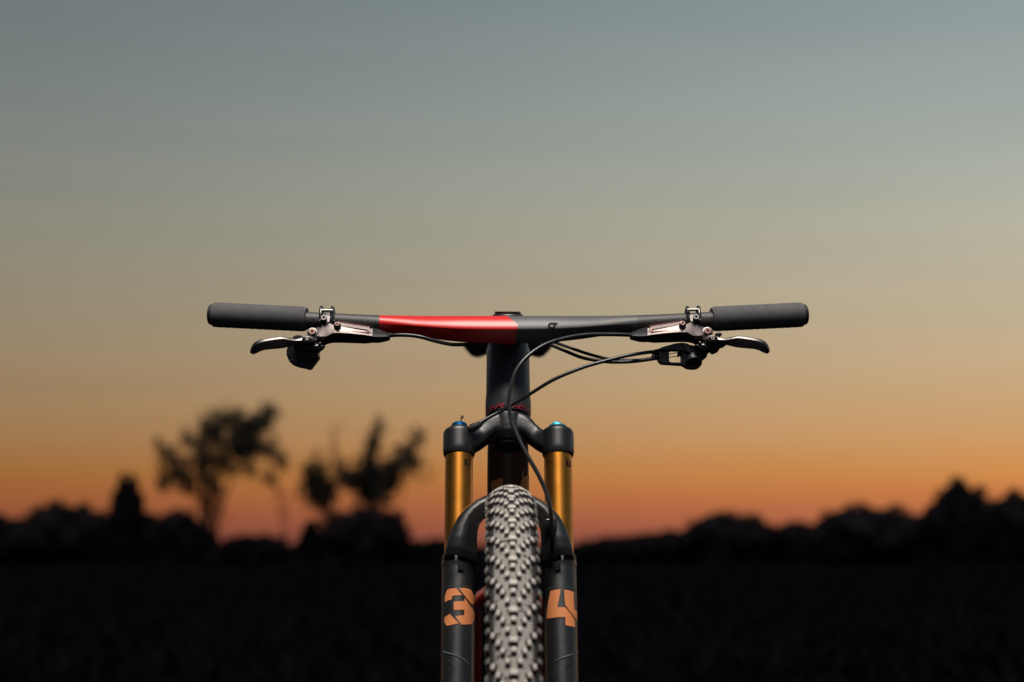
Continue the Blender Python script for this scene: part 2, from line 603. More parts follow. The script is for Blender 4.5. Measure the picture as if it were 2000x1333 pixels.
def terrain_h(x, y):
    """ground height: level round the bicycle, gently uneven further off, a rise at the far right and far left"""
    d = math.hypot(x, y)
    h = 0.05 * math.sin(x * 0.35 + 1.3) * math.sin(y * 0.23) * min(1, max(0, (d - 4) / 10))
    h -= 0.12 * min(1, max(0, (d - 6) / 20))
    if y > 50:
        px = 1000 + F_PX * math.tan(math.atan2(x - CAM.x, y - CAM.y) - YAW)
        row = float(np.interp(px, RIDGE_X, RIDGE_Y)) + 12 + 6 * min(1, max(0, (px - 1250) / 150))
        top = 0.67 + (HORIZON - row) * (y + 2.4) / F_PX
        w_ = math.exp(-((y - 76) / 9.0) ** 2) if y < 76 else math.exp(-((y - 76) / 40.0) ** 2)
        h = max(h, top * w_ + (-0.3) * (1 - w_)) if y < 150 else h
    h += 0.03 * math.sin(x * 0.31) * math.cos(y * 0.17) * min(1, max(0, (d - 20) / 40))
    if y > 110:
        h -= (y - 110) * 0.004
    return h


def make_ground():
    mb = MB()
    xs = np.concatenate([[-1500, -600, -250, -120], np.arange(-70, 70.1, 2.0), [120, 250, 600, 1500]])
    ys = np.concatenate([[-600, -150, -50], np.arange(-20, 120.1, 2.0), [150, 220, 400, 900, 2000]])
    nx = len(xs)
    vs_ = [(x, y, terrain_h(x, y) if abs(x) < 300 and -30 < y < 230 else (-0.6 if y > 200 else -0.12)) for y in ys for x in xs]
    fs_ = [(j * nx + i, j * nx + i + 1, (j + 1) * nx + i + 1, (j + 1) * nx + i) for j in range(len(ys) - 1) for i in range(nx - 1)]
    mb.add(vs_, fs_)
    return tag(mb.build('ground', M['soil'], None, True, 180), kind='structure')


ground = make_ground()


# dry scrub covering the field, upright stalks leaning every way
def make_scrub():
    V = []; Fc = []
    n = 62000
    dist = 1.0 + 90 * rng.random(n) ** 1.5
    wide = rng.random(n) < 0.5
    ang = np.where(wide, (rng.random(n) - 0.5) * R_(34), (rng.random(n) - 0.5) * R_(360))
    ang = np.where((dist > 30) & (np.abs(ang) > R_(75)), ang * 0.4, ang)
    X = dist * np.sin(ang); Y = dist * np.cos(ang)
    for i in range(n):
        x, y = float(X[i]), float(Y[i])
        near = min(1.0, math.hypot(x, y - .5) / 7)
        if near < 0.12 or random.random() > near + .15: continue
        z = terrain_h(x, y) - 0.02
        h = (0.05 + 0.15 * random.random()) * near + 0.0015 * abs(y) * random.random()
        w = 0.008 + 0.014 * near + 0.0024 * abs(y)
        for q in range(4):
            a = random.random() * math.pi
            dx, dy = math.cos(a) * w, math.sin(a) * w
            lx, ly = (random.random() - .5) * h * .9, (random.random() - .5) * h * .9
            ox, oy = (random.random() - .5) * 4 * w, (random.random() - .5) * 4 * w
            k = len(V)
            V += [(x + ox - dx, y + oy - dy, z), (x + ox + dx, y + oy + dy, z), (x + ox + lx, y + oy + ly, z + h)]
            Fc.append((k, k + 1, k + 2))
    me = bpy.data.meshes.new('scrub')
    me.from_pydata(V, [], Fc)
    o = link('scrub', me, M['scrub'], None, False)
    return tag(o, 'low dark dry scrub covering the field behind the bicycle', 'scrub', kind='stuff')


make_scrub()


def make_undergrowth():
    V = []; Fc = []
    for _ in range(16000):
        y = random.uniform(20, 60); x = random.uniform(-.6, .6) * y
        z = terrain_h(x, y) - .03
        clump = 0.5 + 0.5 * math.sin(x * 0.9 + 2 * math.sin(y * .5)) * math.sin(y * 0.7 + x * .21)
        h = (0.05 + 0.60 * clump * ((y - 20) / 40) ** 1.5) * random.uniform(.4, 1)
        for q in range(3):
            a = random.random() * math.pi; w = random.uniform(.06, .16)
            ox, oy = random.uniform(-.3, .3), random.uniform(-.3, .3)
            k = len(V)
            V += [(x + ox - math.cos(a) * w, y + oy - math.sin(a) * w, z), (x + ox + math.cos(a) * w, y + oy + math.sin(a) * w, z), (x + ox + random.uniform(-.2, .2), y + oy, z + h)]
            Fc.append((k, k + 1, k + 2))
    me = bpy.data.meshes.new('undergrowth'); me.from_pydata(V, [], Fc)
    tag(link('undergrowth', me, M['bush'], None, False), 'dark undergrowth thickening toward the bushes on the horizon', 'undergrowth', kind='stuff')


make_undergrowth()


def leaf_cloud(clumps, size, per, squash=1.0):
    """clumps: (centre, radius, density) -> many small leaf quads"""
    V = []; Fc = []
    for c, r, dn in clumps:
        c = Vector(c)
        m = int(per * dn * (r ** 1.6))
        for _ in range(m):
            d = Vector((random.gauss(0, 1), random.gauss(0, 1), random.gauss(0, 1))).normalized()
            p = c + d * r * random.random() ** 0.6
            a = Vector((random.gauss(0, 1), random.gauss(0, 1), random.gauss(0, 1))).normalized()
            b = a.orthogonal().normalized()
            s = size * (0.6 + 0.8 * random.random())
            k = len(V)
            V += [p - a * s, p + b * s * 0.5, p + a * s, p - b * s * 0.5]
            Fc.append((k, k + 1, k + 2, k + 3))
    me = bpy.data.meshes.new('leaves')
    me.from_pydata([tuple(v) for v in V], [], Fc)
    return me


def tree(D, base_px, stems, clumps, label, cat='tree', group=None, per=2000, leaf=0.055, trunk_r=0.14):
    """D: depth; stems: list of photograph polylines; clumps: (px, py, radius px, density)"""
    b = W(base_px[0], base_px[1], D)
    gz = terrain_h(b.x, b.y)
    root = bpy.data.objects.new('tree', None); COL.objects.link(root)
    root.location = (b.x, b.y, gz)
    tag(root, label, cat, group)
    off = Vector(root.location)
    s = D / F_PX
    mb = MB()
    for i, st in enumerate(stems):
        ps = []
        for j, q in enumerate(st):
            p = W(q[0], q[1], D + (0 if j == 0 else random.uniform(-0.5, 0.5)))
            ps.append(p - off)
        if i == 0:
            ps[0] = Vector((ps[0].x, ps[0].y, -0.1))
        r0 = trunk_r * (st[-1][2] if len(st[-1]) > 2 else (1.0 if i == 0 else 0.5))
        tube(mb, ps, lambda u, r0=r0: r0 * (1 - 0.75 * u), k=5, n=7)
    # twigs from the stems to the clumps
    ends = [W(st[-1][0], st[-1][1], D) - off for st in stems] + [W(st[len(st) // 2][0], st[len(st) // 2][1], D) - off for st in stems]
    cl = []
    for (px, py, r, dn) in clumps:
        c = W(px, py, D + random.uniform(-0.9, 0.9)) - off
        cl.append((c, r * s * 1.22, dn))
        e = min(ends, key=lambda q: (q - c).length)
        mid = (e + c) / 2 + Vector((random.uniform(-.1, .1), random.uniform(-.1, .1), -0.08))
        tube(mb, [e, mid, c], lambda u: trunk_r * 0.3 * (1 - 0.6 * u), k=3, n=5)
    mb.build('trunk', M['bark'], root)
    full = []
    for (c, r, dn) in cl:
        full.append((c, r * 1.0, dn * .75))
        full.append((c + Vector((random.uniform(-.1, .1), 0, random.uniform(-.1, .1))), r * 1.9, dn * .11))
        for _ in range(3):
            d = Vector((random.gauss(0, 1), random.gauss(0, .6), random.gauss(0, 1))).normalized()
            full.append((c + d * r * random.uniform(1.0, 1.7), r * random.uniform(.3, .5), dn * .9))
    me = leaf_cloud(full, leaf, per)
    link('crown', me, M['leaf'], root, False)
    return root


def c7(X, Y, r=None, d=1.0):
    return (200 + X / 2.857, 760 + Y / 2.857) if r is None else (200 + X / 2.857, 760 + Y / 2.857, r / 2.857, d)


TREES = 'trees on the horizon'
tree(66, c7(600, 870), [
    [c7(600, 870), c7(570, 720), c7(560, 600), c7(560, 470), c7(600, 300)],
    [c7(600, 870), c7(640, 740), c7(670, 640), c7(740, 470), c7(800, 340)],
    [c7(600, 850), c7(590, 700), c7(620, 560), c7(680, 330), c7(720, 190)],
    [c7(575, 640), c7(480, 520), c7(430, 450), c7(350, 360)],
    [c7(780, 380), c7(840, 260), c7(925, 130)],
    [c7(780, 380), c7(900, 340), c7(1010, 400)],
    [c7(560, 600), c7(420, 560), c7(340, 540)],
], [c7(925, 135, 38, 1.5), c7(900, 180, 42, 1.6), c7(850, 215, 55, 1.6), c7(800, 235, 45, 1.0), c7(810, 335, 62, 2.0), c7(865, 325, 40, 1.2),
    c7(760, 350, 45, 1.3), c7(720, 170, 55, 1.0), c7(655, 190, 55, 1.1), c7(610, 250, 55, 1.0), c7(575, 230, 40, .8), c7(560, 370, 52, 1.6), c7(555, 450, 45, 1.1),
    c7(480, 290, 42, .9), c7(345, 355, 42, .9), c7(400, 410, 45, 1.1), c7(430, 475, 50, 1.3), c7(480, 515, 42, .9), c7(345, 540, 36, .9),
    c7(600, 520, 55, .8), c7(700, 390, 55, .6), c7(640, 420, 50, .7), c7(680, 300, 60, .35), c7(760, 260, 60, .5), c7(930, 350, 38, .8), c7(995, 395, 40, .9),
    c7(935, 510, 34, .6), c7(820, 460, 38, .5), c7(700, 450, 40, .5), c7(620, 590, 40, .5), c7(560, 640, 42, .30), c7(650, 640, 40, .30), c7(590, 710, 36, .3), c7(640, 720, 30, .3), c7(600, 790, 34, .5)],
    'tall open tree with wind swept crown and forked trunk, left of the bicycle', group=TREES)
tree(64, c7(1290, 870), [
    [c7(1290, 870), c7(1270, 760), c7(1225, 650), c7(1190, 520)],
    [c7(1260, 730), c7(1250, 600), c7(1240, 450)],
], [c7(1150, 440, 30, 1.0), c7(1165, 490, 40, 1.4), c7(1170, 545, 45, 1.5), c7(1195, 595, 55, 1.7), c7(1245, 560, 45, 1.4), c7(1255, 605, 40, 1.2),
    c7(1230, 500, 50, .8), c7(1225, 430, 45, .4), c7(1250, 660, 30, .7), c7(1275, 720, 34, .7), c7(1285, 780, 36, .9)],
    'short narrow tree close beside the forked tree, between two bigger trees', group=TREES)
tree(62, c7(1500, 870), [
    [c7(1500, 870), c7(1490, 700), c7(1500, 560), c7(1500, 400), c7(1540, 220)],
    [c7(1500, 600), c7(1600, 480), c7(1700, 360), c7(1780, 250)],
    [c7(1495, 640), c7(1420, 530), c7(1330, 460)],
], [c7(1548, 190, 22, .8), c7(1535, 230, 28, 1.1), c7(1515, 280, 30, 1.3), c7(1500, 330, 34, 1.4), c7(1490, 390, 42, 1.6), c7(1500, 455, 55, 1.8), c7(1440, 490, 52, 1.7),
    c7(1385, 500, 42, 1.5), c7(1340, 460, 32, 1.3), c7(1345, 510, 30, 1.0), c7(1530, 535, 62, 1.8), c7(1590, 545, 52, 1.8), c7(1480, 570, 55, 1.5), c7(1600, 440, 48, 1.1),
    c7(1660, 400, 45, 1.1), c7(1705, 345, 38, 1.0), c7(1740, 295, 32, .9), c7(1780, 255, 26, .7), c7(1645, 480, 42, 1.0), c7(1700, 430, 40, .8), c7(1745, 400, 40, .5),
    c7(1780, 500, 60, .12), c7(1500, 630, 42, .8), c7(1560, 620, 36, .6)],
    'dark ragged tree with two raised tips above a wide bush', group=TREES)
tree(70, c7(1015, 870), [
    [c7(1015, 870), c7(1005, 760), c7(985, 640), c7(975, 560)],
    [c7(1040, 850), c7(1035, 700), c7(1020, 600)],
], [c7(980, 590, 25, .12), c7(1025, 640, 25, .1), c7(1010, 700, 22, .12)],
    'thin bare sapling in the gap between the larger trees', group=TREES, trunk_r=0.045)
tree(70, c7(1300, 860), [
    [c7(1300, 860), c7(1300, 600), c7(1296, 380), c7(1300, 210)],
], [c7(1298, 240, 26, .12), c7(1300, 330, 26, .15), c7(1305, 400, 26, .2)],
    'very thin upright sapling rising behind the short narrow tree', group=TREES, trunk_r=0.04)


def bush(D, x0, x1, ytop, label, lumps=5, ybase=1078, dens=1.0):
    cx = (x0 + x1) / 2
    b = W(cx, ybase, D)
    gz = terrain_h(b.x, b.y)
    s = D / F_PX
    hw = (x1 - x0) / 2 * s * 1.10
    top = W(cx, ytop + 2, D).z
    H = top - gz
    root = bpy.data.objects.new('bush', None); COL.objects.link(root)
    root.location = (b.x, b.y, gz)
    tag(root, label, 'bush', 'bushes along the horizon')
    bm = bmesh.new()
    bmesh.ops.create_icosphere(bm, subdivisions=4, radius=1)
    se = random.random() * 50
    for v in bm.verts:
        p = v.co.copy()
        f = 1 + 0.10 * math.sin(p.x * 5 + se) * math.cos(p.z * 4 + se) + 0.06 * math.sin(p.x * 11 + p.y * 9 + se * 2) + 0.04 * math.sin(p.z * 19 + p.x * 17 + se)
        f += random.uniform(-.03, .03)
        q = p * f
        v.co = Vector((q.x * hw, q.y * hw * 0.7, max(-0.1, (q.z * 0.5 + 0.47) * H * 0.97)))
    me = bpy.data.meshes.new('foliage'); bm.to_mesh(me); bm.free()
    link('foliage', me, M['bush'], root, False)
    V = []; Fc = []
    nleaf = int(4200 * dens)
    for _ in range(nleaf):
        d = Vector((random.gauss(0, 1), random.gauss(0, 1), abs(random.gauss(0, 1)))).normalized()
        f = 0.86 + 0.26 * random.random() ** 1.5 * (0.6 + 0.6 * math.sin(d.x * 9 + se) * math.sin(d.z * 7 + se * 2) + 0.3 * math.sin(d.x * 23 + d.y * 11 + se))
        f = min(f, 1.07) if d.z > .75 else min(f, 1.16)
        p = Vector((d.x * hw * f, d.y * hw * .7 * f, (d.z * 0.5 + 0.47) * H * f))
        a = Vector((random.gauss(0, 1), random.gauss(0, 1), random.gauss(0, 1))).normalized()
        bb = a.orthogonal().normalized(); sz = 0.075 * (0.6 + random.random())
        k = len(V)
        V += [tuple(p - a * sz), tuple(p + bb * sz * .5), tuple(p + a * sz), tuple(p - bb * sz * .5)]
        Fc.append((k, k + 1, k + 2, k + 3))
    me = bpy.data.meshes.new('leaves'); me.from_pydata(V, [], Fc)
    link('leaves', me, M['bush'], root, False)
    return root


BUSHES = [
    (60, -90, 80, 1008, 'dark bush cut by the left edge of the picture'),
    (62, 40, 215, 980, 'broad dark bush next to the one at the left edge'),
    (58, 215, 277, 928, 'tall rounded dark bush standing up like a post'),
    (63, 190, 330, 1000, 'dark bush under the tall rounded one'),
    (61, 300, 405, 996, 'dark bush just before the foot of the forked tree'),
    (66, 440, 560, 1044, 'low dark hump of bush in the gap between the trees'),
    (60, 588, 630, 1018, 'small dark bush below the short narrow tree'),
    (59, 642, 792, 990, 'wide dark bush below the ragged tree with two tips'),
    (64, 800, 905, 1052, 'very low dark bush just before the fork leg on the left'),
    (66, 1130, 1270, 1047, 'very low dark bush just beyond the right fork leg'),
    (66, 1240, 1380, 1036, 'low dark bush before the flat topped one'),
    (64, 1335, 1512, 999, 'flat topped dark bush, the first clear rise to the right'),
    (66, 1490, 1640, 1018, 'low dark bush in the dip behind the flat topped one'),
    (62, 1590, 1815, 984, 'long low dark bush between the dip and the tallest bush'),
    (58, 1812, 1945, 938, 'tallest dark domed bush near the right edge'),
    (60, 1925, 2080, 958, 'dark bush cut by the right edge of the picture'),
]
for (D, a, b, yt, lb) in BUSHES:
    bush(D, a, b, yt, lb)

# ================================================================== BICYCLE
bike = bpy.data.objects.new('mountain_bike', None)
COL.objects.link(bike)
tag(bike, 'black and red mountain bike with gold suspension fork seen head on', 'bicycle')

RT = 0.368                              # tyre radius over the knobs
HUB = Vector((0, 0, RT))
TILT = R_(22)
AX = Vector((0, math.sin(TILT), math.cos(TILT)))       # steering axis, upwards
FW = Vector((0, -math.cos(TILT), math.sin(TILT)))      # forwards, square to it
S0 = HUB - FW * 0.044
L0 = S0 + FW * 0.022


def SA(t): return S0 + AX * t
def LG(t, sx): return L0 + AX * t + Vector((sx, 0, 0))


def t_at(py, base, sx=0.0, fw=0.0):
    """distance along an axis where it crosses this row of the photograph"""
    lo, hi = 0.0, 1.0
    for _ in range(40):
        m = (lo + hi) / 2
        if proj(base + AX * m + Vector((sx, 0, 0)) + FW * fw)[1] > py: lo = m
        else: hi = m
    return lo


LEGX = 0.0605
r_st = 0.017
r_lo = 0.0198
# ---------------------------------------------------------------- handlebar
bar_st = [  # px from the centre, top row, bottom row, half depth
    (0, 617.5, 671, .019), (40, 617.5, 670.5, .019), (90, 617.5, 668.5, .0185), (140, 617.5, 663, .018), (190, 617.2, 656, .016), (240, 616.3, 650.5, .0138),
    (290, 614.8, 647, .012), (340, 612.5, 645, .0115), (395, 609.8, 643.5, .0112), (480, 606, 639.5, .0112), (560, 602.5, 636, .0112)]


def bar_Y(dx):
    x = abs(dx) / 1571.0
    return 0.200 + max(0, x - 0.06) * math.tan(R_(8))


def bar_pt(dx, side):
    """centre and half height of the bar at this distance from the middle"""
    tab = bar_st
    for i in range(len(tab) - 1):
        if tab[i][0] <= dx <= tab[i + 1][0]:
            u = (dx - tab[i][0]) / (tab[i + 1][0] - tab[i][0])
            a = [tab[i][k] * (1 - u) + tab[i + 1][k] * u for k in (1, 2, 3)]
            break
    Yc = bar_Y(dx)
    p0 = W(992 + side * dx, a[0], Yc); p1 = W(992 + side * dx, a[1], Yc)
    c = (p0 + p1) / 2
    return Vector((c.x, Yc, c.z)), (p0.z - p1.z) / 2, a[2]


mb = MB()
pts = []
for dx in [560, 520, 480, 440, 395, 340, 290, 240, 190, 140, 90, 40, 0]:
    c, hh, hd = bar_pt(dx, -1); pts.append((c.x, c.y, c.z, hd, hh))
for dx in [40, 90, 140, 190, 240, 290, 340, 395, 440, 480, 520, 560]:
    c, hh, hd = bar_pt(dx, 1); pts.append((c.x, c.y, c.z, hd, hh))
loft(mb, pts, k=6, n=48, up=(0, 0, 1), ex=2.15, undercut=1.0)
# stem reaching back to the steerer, one casting with the bar
c0, hh0, _ = bar_pt(0, 1)
t_cap = t_at(609.5, S0)
cap_c = SA(t_cap)
CAPN = Vector((0, -.09, .995)).normalized()
loft(mb, [(0, c0.y, c0.z, .045, hh0 * .92), (0, c0.y + .022, c0.z + .000, .034, .0155), (0, c0.y + .05, c0.z + .002, .0245, .0165), (0, cap_c.y - .006, cap_c.z - .0240, .0200, .0165), (0, cap_c.y + .014, cap_c.z - .0240, .015, .0155)], k=6, n=28, ex=2.4)
handlebar = mb.build('handlebar', M['bar'], bike, True, 180)
mb = MB()
lathe(mb, [(-.026, .0200), (-.0065, .0200), (-.0040, .0192), (-.0030, .0178)], cap_c, CAPN, 40)
stem_clamp = mb.build('stem_clamp', M['matte_paint'], bike)
mb = MB()
lathe(mb, [(-.0032, .0165), (-.0010, .0172), (.0002, .0168), (.0002, .0140), (-.0006, .0120), (-.0006, .004)], cap_c, CAPN, 40)
mb.build('stem_cap', M['alloy'], bike)

# small round emblem on the black half: ring with a stroke to the right along its top
def on_bar(px, py):
    # front surface of the bar at this pixel (superellipse section)
    dx = px - 992
    c, hh, hd = bar_pt(abs(dx), 1 if dx > 0 else -1)
    z = W(px, py, c.y - hd).z
    q = min(0.99, abs(z - c.z) / hh)
    y = c.y - hd * (1 - q ** 2.25) ** (1 / 2.25) - 0.0008
    return W(px, py, y)


ring_o = []; ring_i = []
for i in range(28):
    a = R_(70 + i * 320 / 27 - 0)
    ring_o.append((1077.5 + 7.6 * math.cos(a), 637 - 6.2 * math.sin(a)))
    ring_i.append((1077.5 + 3.8 * math.cos(a), 637 - 2.6 * math.sin(a)))
quads = [[ring_o[i], ring_o[i + 1], ring_i[i + 1], ring_i[i]] for i in range(27)]
quads += [[(1077.5, 630.8), (1089, 631.2), (1089, 634.6), (1084, 635.0), (1077.5, 634.6)]]
print_on('emblem', M['black_print'], handlebar, quads, cast_on(handlebar, .0004), step=3)

# ---------------------------------------------------------------- grips
def make_grip(side):
    def gp(dx):
        # centre line of the grip from the photograph
        u = (dx - 395) / (577 - 395)
        yy = 623.8 * (1 - u) + 615.0 * u
        Yc = bar_Y(dx)
        return W(992 + side * dx, yy, Yc)
    a, b = gp(393 if side < 0 else 398), gp(577 if side < 0 else 577)
    ax = (b - a).normalized(); ln = (b - a).length
    r = 0.01565
    mb = MB()
    prof = [(-.0002, .0118), (0, .0140), (.0022, .0152), (.0042, .0152), (.0046, .01575), (.006, r)]
    m_ = 40
    for i in range(1, m_):
        t = .006 + (ln - .010) * i / m_
        prof.append((t, r + 0.00012 * math.sin(i * 1.7) + 0.00008 * math.sin(i * 4.1)))
    prof += [(ln - .003, r - .0002), (ln - .0008, r - .0012), (ln, r - .0030), (ln, .009)]
    lathe(mb, prof, a, ax, 48)
    g = mb.build('grip', M['foam'], bike)
    mb = MB()
    lathe(mb, [(ln - .004, .0128), (ln + .0028, .0128), (ln + .0042, .0112), (ln + .0042, .004)], a, ax, 40)
    mb.build('grip_end_cap', M['rubber'], g)
    return g


for s in (-1, 1):
    make_grip(s)


# ---------------------------------------------------------------- brakes. Both sides share the outline, mirrored about the bar's middle
def BX(side, X, Y):
    """outline coordinates measured five times enlarged on the left-hand brake -> photograph pixels"""
    px, py = 390 + X / 5.0, 570 + Y / 5.0
    if side > 0:
        px = 1992.0 - px
        py -= 1.4
    return px, py


def BW(side, X, Y, depth):
    px, py = BX(side, X, Y)
    return W(px, py, depth)


def section_body(name, m, parent, side, stations, bw=0.0008, angle=30, seg=2):
    """stations: rings of (X, Y, depth) joined lengthwise: a faceted casting"""
    mb = MB()
    mb.rings([[BW(side, *p) for p in st] for st in stations])
    o = mb.build(name, m, parent, True, 30)
    if bw: bevel(o, bw, seg, 25)
    return o


def make_brake(side):
    # master cylinder: upper facet bright, lower facet turned down
    body = section_body('brake', M['alloy'], bike, side, [
        # top edge, ridge, lower ridge, bottom, back
        [(1690, 362, 0.1855), (1692, 400, .181), (1694, 438, .1765), (1700, 500, .189), (1700, 500, .206), (1690, 362, .208)],
        [(1600, 346, 0.1855), (1600, 388, .180), (1604, 424, .1755), (1620, 508, .189), (1620, 508, .206), (1600, 346, .208)],
        [(1480, 326, 0.1855), (1480, 376, .180), (1484, 412, .1755), (1490, 504, .189), (1490, 504, .206), (1480, 326, .208)],
        [(1370, 308, 0.1855), (1370, 368, .180), (1370, 404, .1755), (1370, 500, .189), (1370, 500, .206), (1370, 308, .208)],
        [(1300, 306, 0.1865), (1300, 372, .181), (1300, 406, .176), (1295, 502, .189), (1295, 502, .206), (1300, 306, .208)],
        [(1235, 312, 0.1875), (1235, 375, .183), (1240, 440, .178), (1240, 515, .190), (1240, 515, .206), (1235, 312, .208)],
        [(1180, 330, 0.1875), (1180, 385, .184), (1185, 440, .179), (1200, 545, .192), (1200, 545, .206), (1180, 330, .208)],
        [(1120, 362, 0.1875), (1120, 395, .186), (1125, 432, .181), (1150, 540, .193), (1150, 540, .206), (1120, 362, .208)],
        [(1075, 395, 0.1875), (1075, 408, .190), (1080, 428, .185), (1085, 450, .193), (1085, 450, .206), (1075, 395, .208)],
    ], 0.0012)
    # reservoir lid: raised plate with a stepped rim
    lid = plate('reservoir_lid', M['alloy'], body, [BX(side, *p) for p in [(1318, 300), (1360, 298), (1660, 346), (1678, 404), (1640, 402), (1626, 374), (1400, 340), (1330, 336), (1308, 320)]],
                lambda a, b: .1790 + (650 - b) * 0.00028, .012, bw=.0006)
    # copper coloured groove line on the upper facet
    line = [(1390, 330), (1632, 362), (1650, 400), (1300, 374)]
    mb = MB()
    tube(mb, [BW(side, x, y, .1775 + (404 - y) * 0.00011) for x, y in [(1395, 328), (1520, 345), (1636, 363)]], .0006, k=4, n=6)
    tube(mb, [BW(side, x, y, .1775 + (404 - y) * 0.00011) for x, y in [(1636, 363), (1652, 401)]], .0006, k=2, n=6)
    tube(mb, [BW(side, x, y, .1775 + (404 - y) * 0.00011) for x, y in [(1652, 401), (1480, 390), (1300, 378)]], .0006, k=4, n=6)
    tube(mb, [BW(side, x, y, .1830 + (344 - y) * 0.00011) for x, y in [(1330, 298), (1400, 300), (1540, 322), (1662, 344)]], .0005, k=4, n=6)
    mb.build('trim_line', M['copper_line'], body)
    # rubber boot on the hose side
    section_body('hose_boot', M['plastic'], body, side, [
        [(1682, 352, .193), (1684, 404, .1785), (1690, 442, .174), (1700, 503, .187), (1700, 503, .207), (1682, 352, .209)],
        [(1760, 370, .192), (1765, 412, .180), (1768, 445, .176), (1765, 500, .187), (1765, 500, .204), (1760, 370, .204)],
        [(1835, 398, .190), (1838, 418, .182), (1840, 440, .179), (1838, 482, .188), (1838, 482, .200), (1835, 398, .200)],
        [(1856, 410, .190), (1858, 424, .184), (1860, 440, .182), (1860, 474, .189), (1860, 474, .197), (1856, 410, .197)],
    ], 0.0008)
    # clamp round the bar: two hoops, a foot and a bolt
    dxp = abs(BX(side, 1240, 240)[0] - 992)
    c, hh, hd = bar_pt(dxp, side)
    mb = MB()
    for (xa, xb) in ((1190, 1170), (1298, 1318)):
        pc = BX(side, xa, 240)[0]
        cc, h_, d_ = bar_pt(abs(pc - 992), side)
        ring = []
        for i in range(23):
            th = R_(-60 + i * 300 / 22)     # from the front lower round the top to the back
            rr = .0146
            ring.append(Vector((cc.x, cc.y - math.cos(th) * rr, cc.z + math.sin(th) * rr * 1.08 + 0.0012)))
        ring[0] = BW(side, xb + (8 if xa < 1240 else -22), 318, .188)
        ring[1] = BW(side, xb + (-4 if xa < 1240 else 2), 285, .1865)
        loft(mb, [(p.x, p.y, p.z, .0026, .0024) for p in ring], k=3, n=10, up=(1, 0, 0))
    cl = mb.build('clamp', M['lever'], body)
    pc = [BX(side, *p) for p in [(1160, 296), (1185, 240), (1215, 225), (1262, 225), (1285, 240), (1272, 300), (1235, 316), (1180, 312)]]
    plate('clamp_foot', M['lever'], cl, pc, lambda a, b: .1868 + (632 - b) * .0003, .010, bw=.0012)
    mb = MB()
    p1, p2 = BW(side, 1188, 184, .206), BW(side, 1300, 186, .206)
    tube(mb, [p1, p2], .0019, k=1, n=10)
    mb.build('clamp_pin', M['silver'], cl)
    bolt_shape('bolt', *BX(side, 1213, 262), .1862, .0040, cl, M['lever'])
    # pivot bolts on the body
    for (X, Y, d, r) in ((1100, 400, .1815, .0052), (1343, 326, .1790, .0036)):
        mb = MB()
        lathe(mb, [(-.003, r * 1.28), (.0004, r * 1.28), (.0008, r * 1.1)], BW(side, X, Y, d + .0015), (0, -1, .42), 28)
        mb.build('washer', M['lever'], body)
        bolt_shape('bolt', *BX(side, X, Y - 2), d, r * 0.86, body, M['bolt'], depth=.004, hexr=.42)
    # lever blade
    st = []
    tops = [  # (X_top,Y_top), (X_ridge,Y_ridge), (X_bottom,Y_bottom), depth
        ((1150, 452), (1150, 476), (1140, 515), .176), ((1090, 432), (1095, 470), (1092, 512), .172), ((1040, 430), (1040, 468), (1040, 522), .170), ((985, 452), (985, 478), (985, 524), .169),
        ((930, 462), (930, 480), (932, 526), .1675), ((870, 450), (872, 472), (870, 540), .166), ((820, 438), (822, 460), (828, 550), .165), ((780, 437), (780, 462), (790, 556), .1645), ((700, 448), (700, 474), (705, 563), .1635),
        ((640, 458), (640, 484), (645, 569), .163), ((580, 472), (584, 500), (600, 580), .163), ((535, 496), (546, 520), (570, 596), .1635), ((508, 530), (522, 546), (548, 606), .1645), ((493, 566), (506, 576), (528, 612), .166), ((491, 598), (500, 602), (514, 614), .168)]
    for (a, b, c_, d) in tops:
        st.append([(a[0], a[1], d + .0020), ((a[0] + b[0]) / 2, (a[1] + b[1]) / 2, d + .0004), (b[0], b[1], d - .0008), (c_[0], c_[1] - 4, d + .0016), (c_[0], c_[1], d + .004),
                   (c_[0], c_[1], d + .009), (b[0], b[1], d + .0055), (a[0], a[1], d + .009)])
    mb = MB()
    mb.rings([[BW(side, *p) for p in s_] for s_ in st])
    lv = mb.build('lever', M['lever'], body, True, 50)
    bevel(lv, .0006, 2, 30)
    # lever hub: the drop shaped knuckle with its small reach screw, and the cam below
    hubp = plate('lever_knuckle', M['lever'], body, [BX(side, *p) for p in [(995, 460), (1010, 440), (1045, 430), (1075, 438), (1115, 462), (1130, 480), (1120, 496), (1080, 500), (1040, 508), (1010, 495)]],
                 .1675, .014, bw=.0018, seg=3)
    bolt_shape('bolt', *BX(side, 1050, 465), .1672, .0024, hubp, M['lever'], depth=.002)
    plate('lever_cam', M['plastic'], body, [BX(side, *p) for p in [(905, 520), (960, 505), (1120, 492), (1180, 520), (1225, 520), (1195, 560), (1130, 592), (1080, 590), (1010, 560), (940, 545)]],
          .1755, .018, bw=.002, seg=3)
    plate('reach_tab', M['silver'], body, [BX(side, *p) for p in [(1100, 528), (1118, 516), (1150, 520), (1166, 524), (1140, 550), (1110, 548)]], .1742, .006, bw=.0006)
    plate('lock_tab', M['lever'], body, [BX(side, *p) for p in [(1155, 500), (1180, 492), (1192, 505), (1180, 520), (1160, 520)]], .1742, .006, bw=.0006)
    return body


brakes = [make_brake(-1), make_brake(1)]

# ---------------------------------------------------------------- seat post remote under the left brake: rounded black lump with facets
def c1(X, Y): return (390 + X / 5.0, 570 + Y / 5.0)


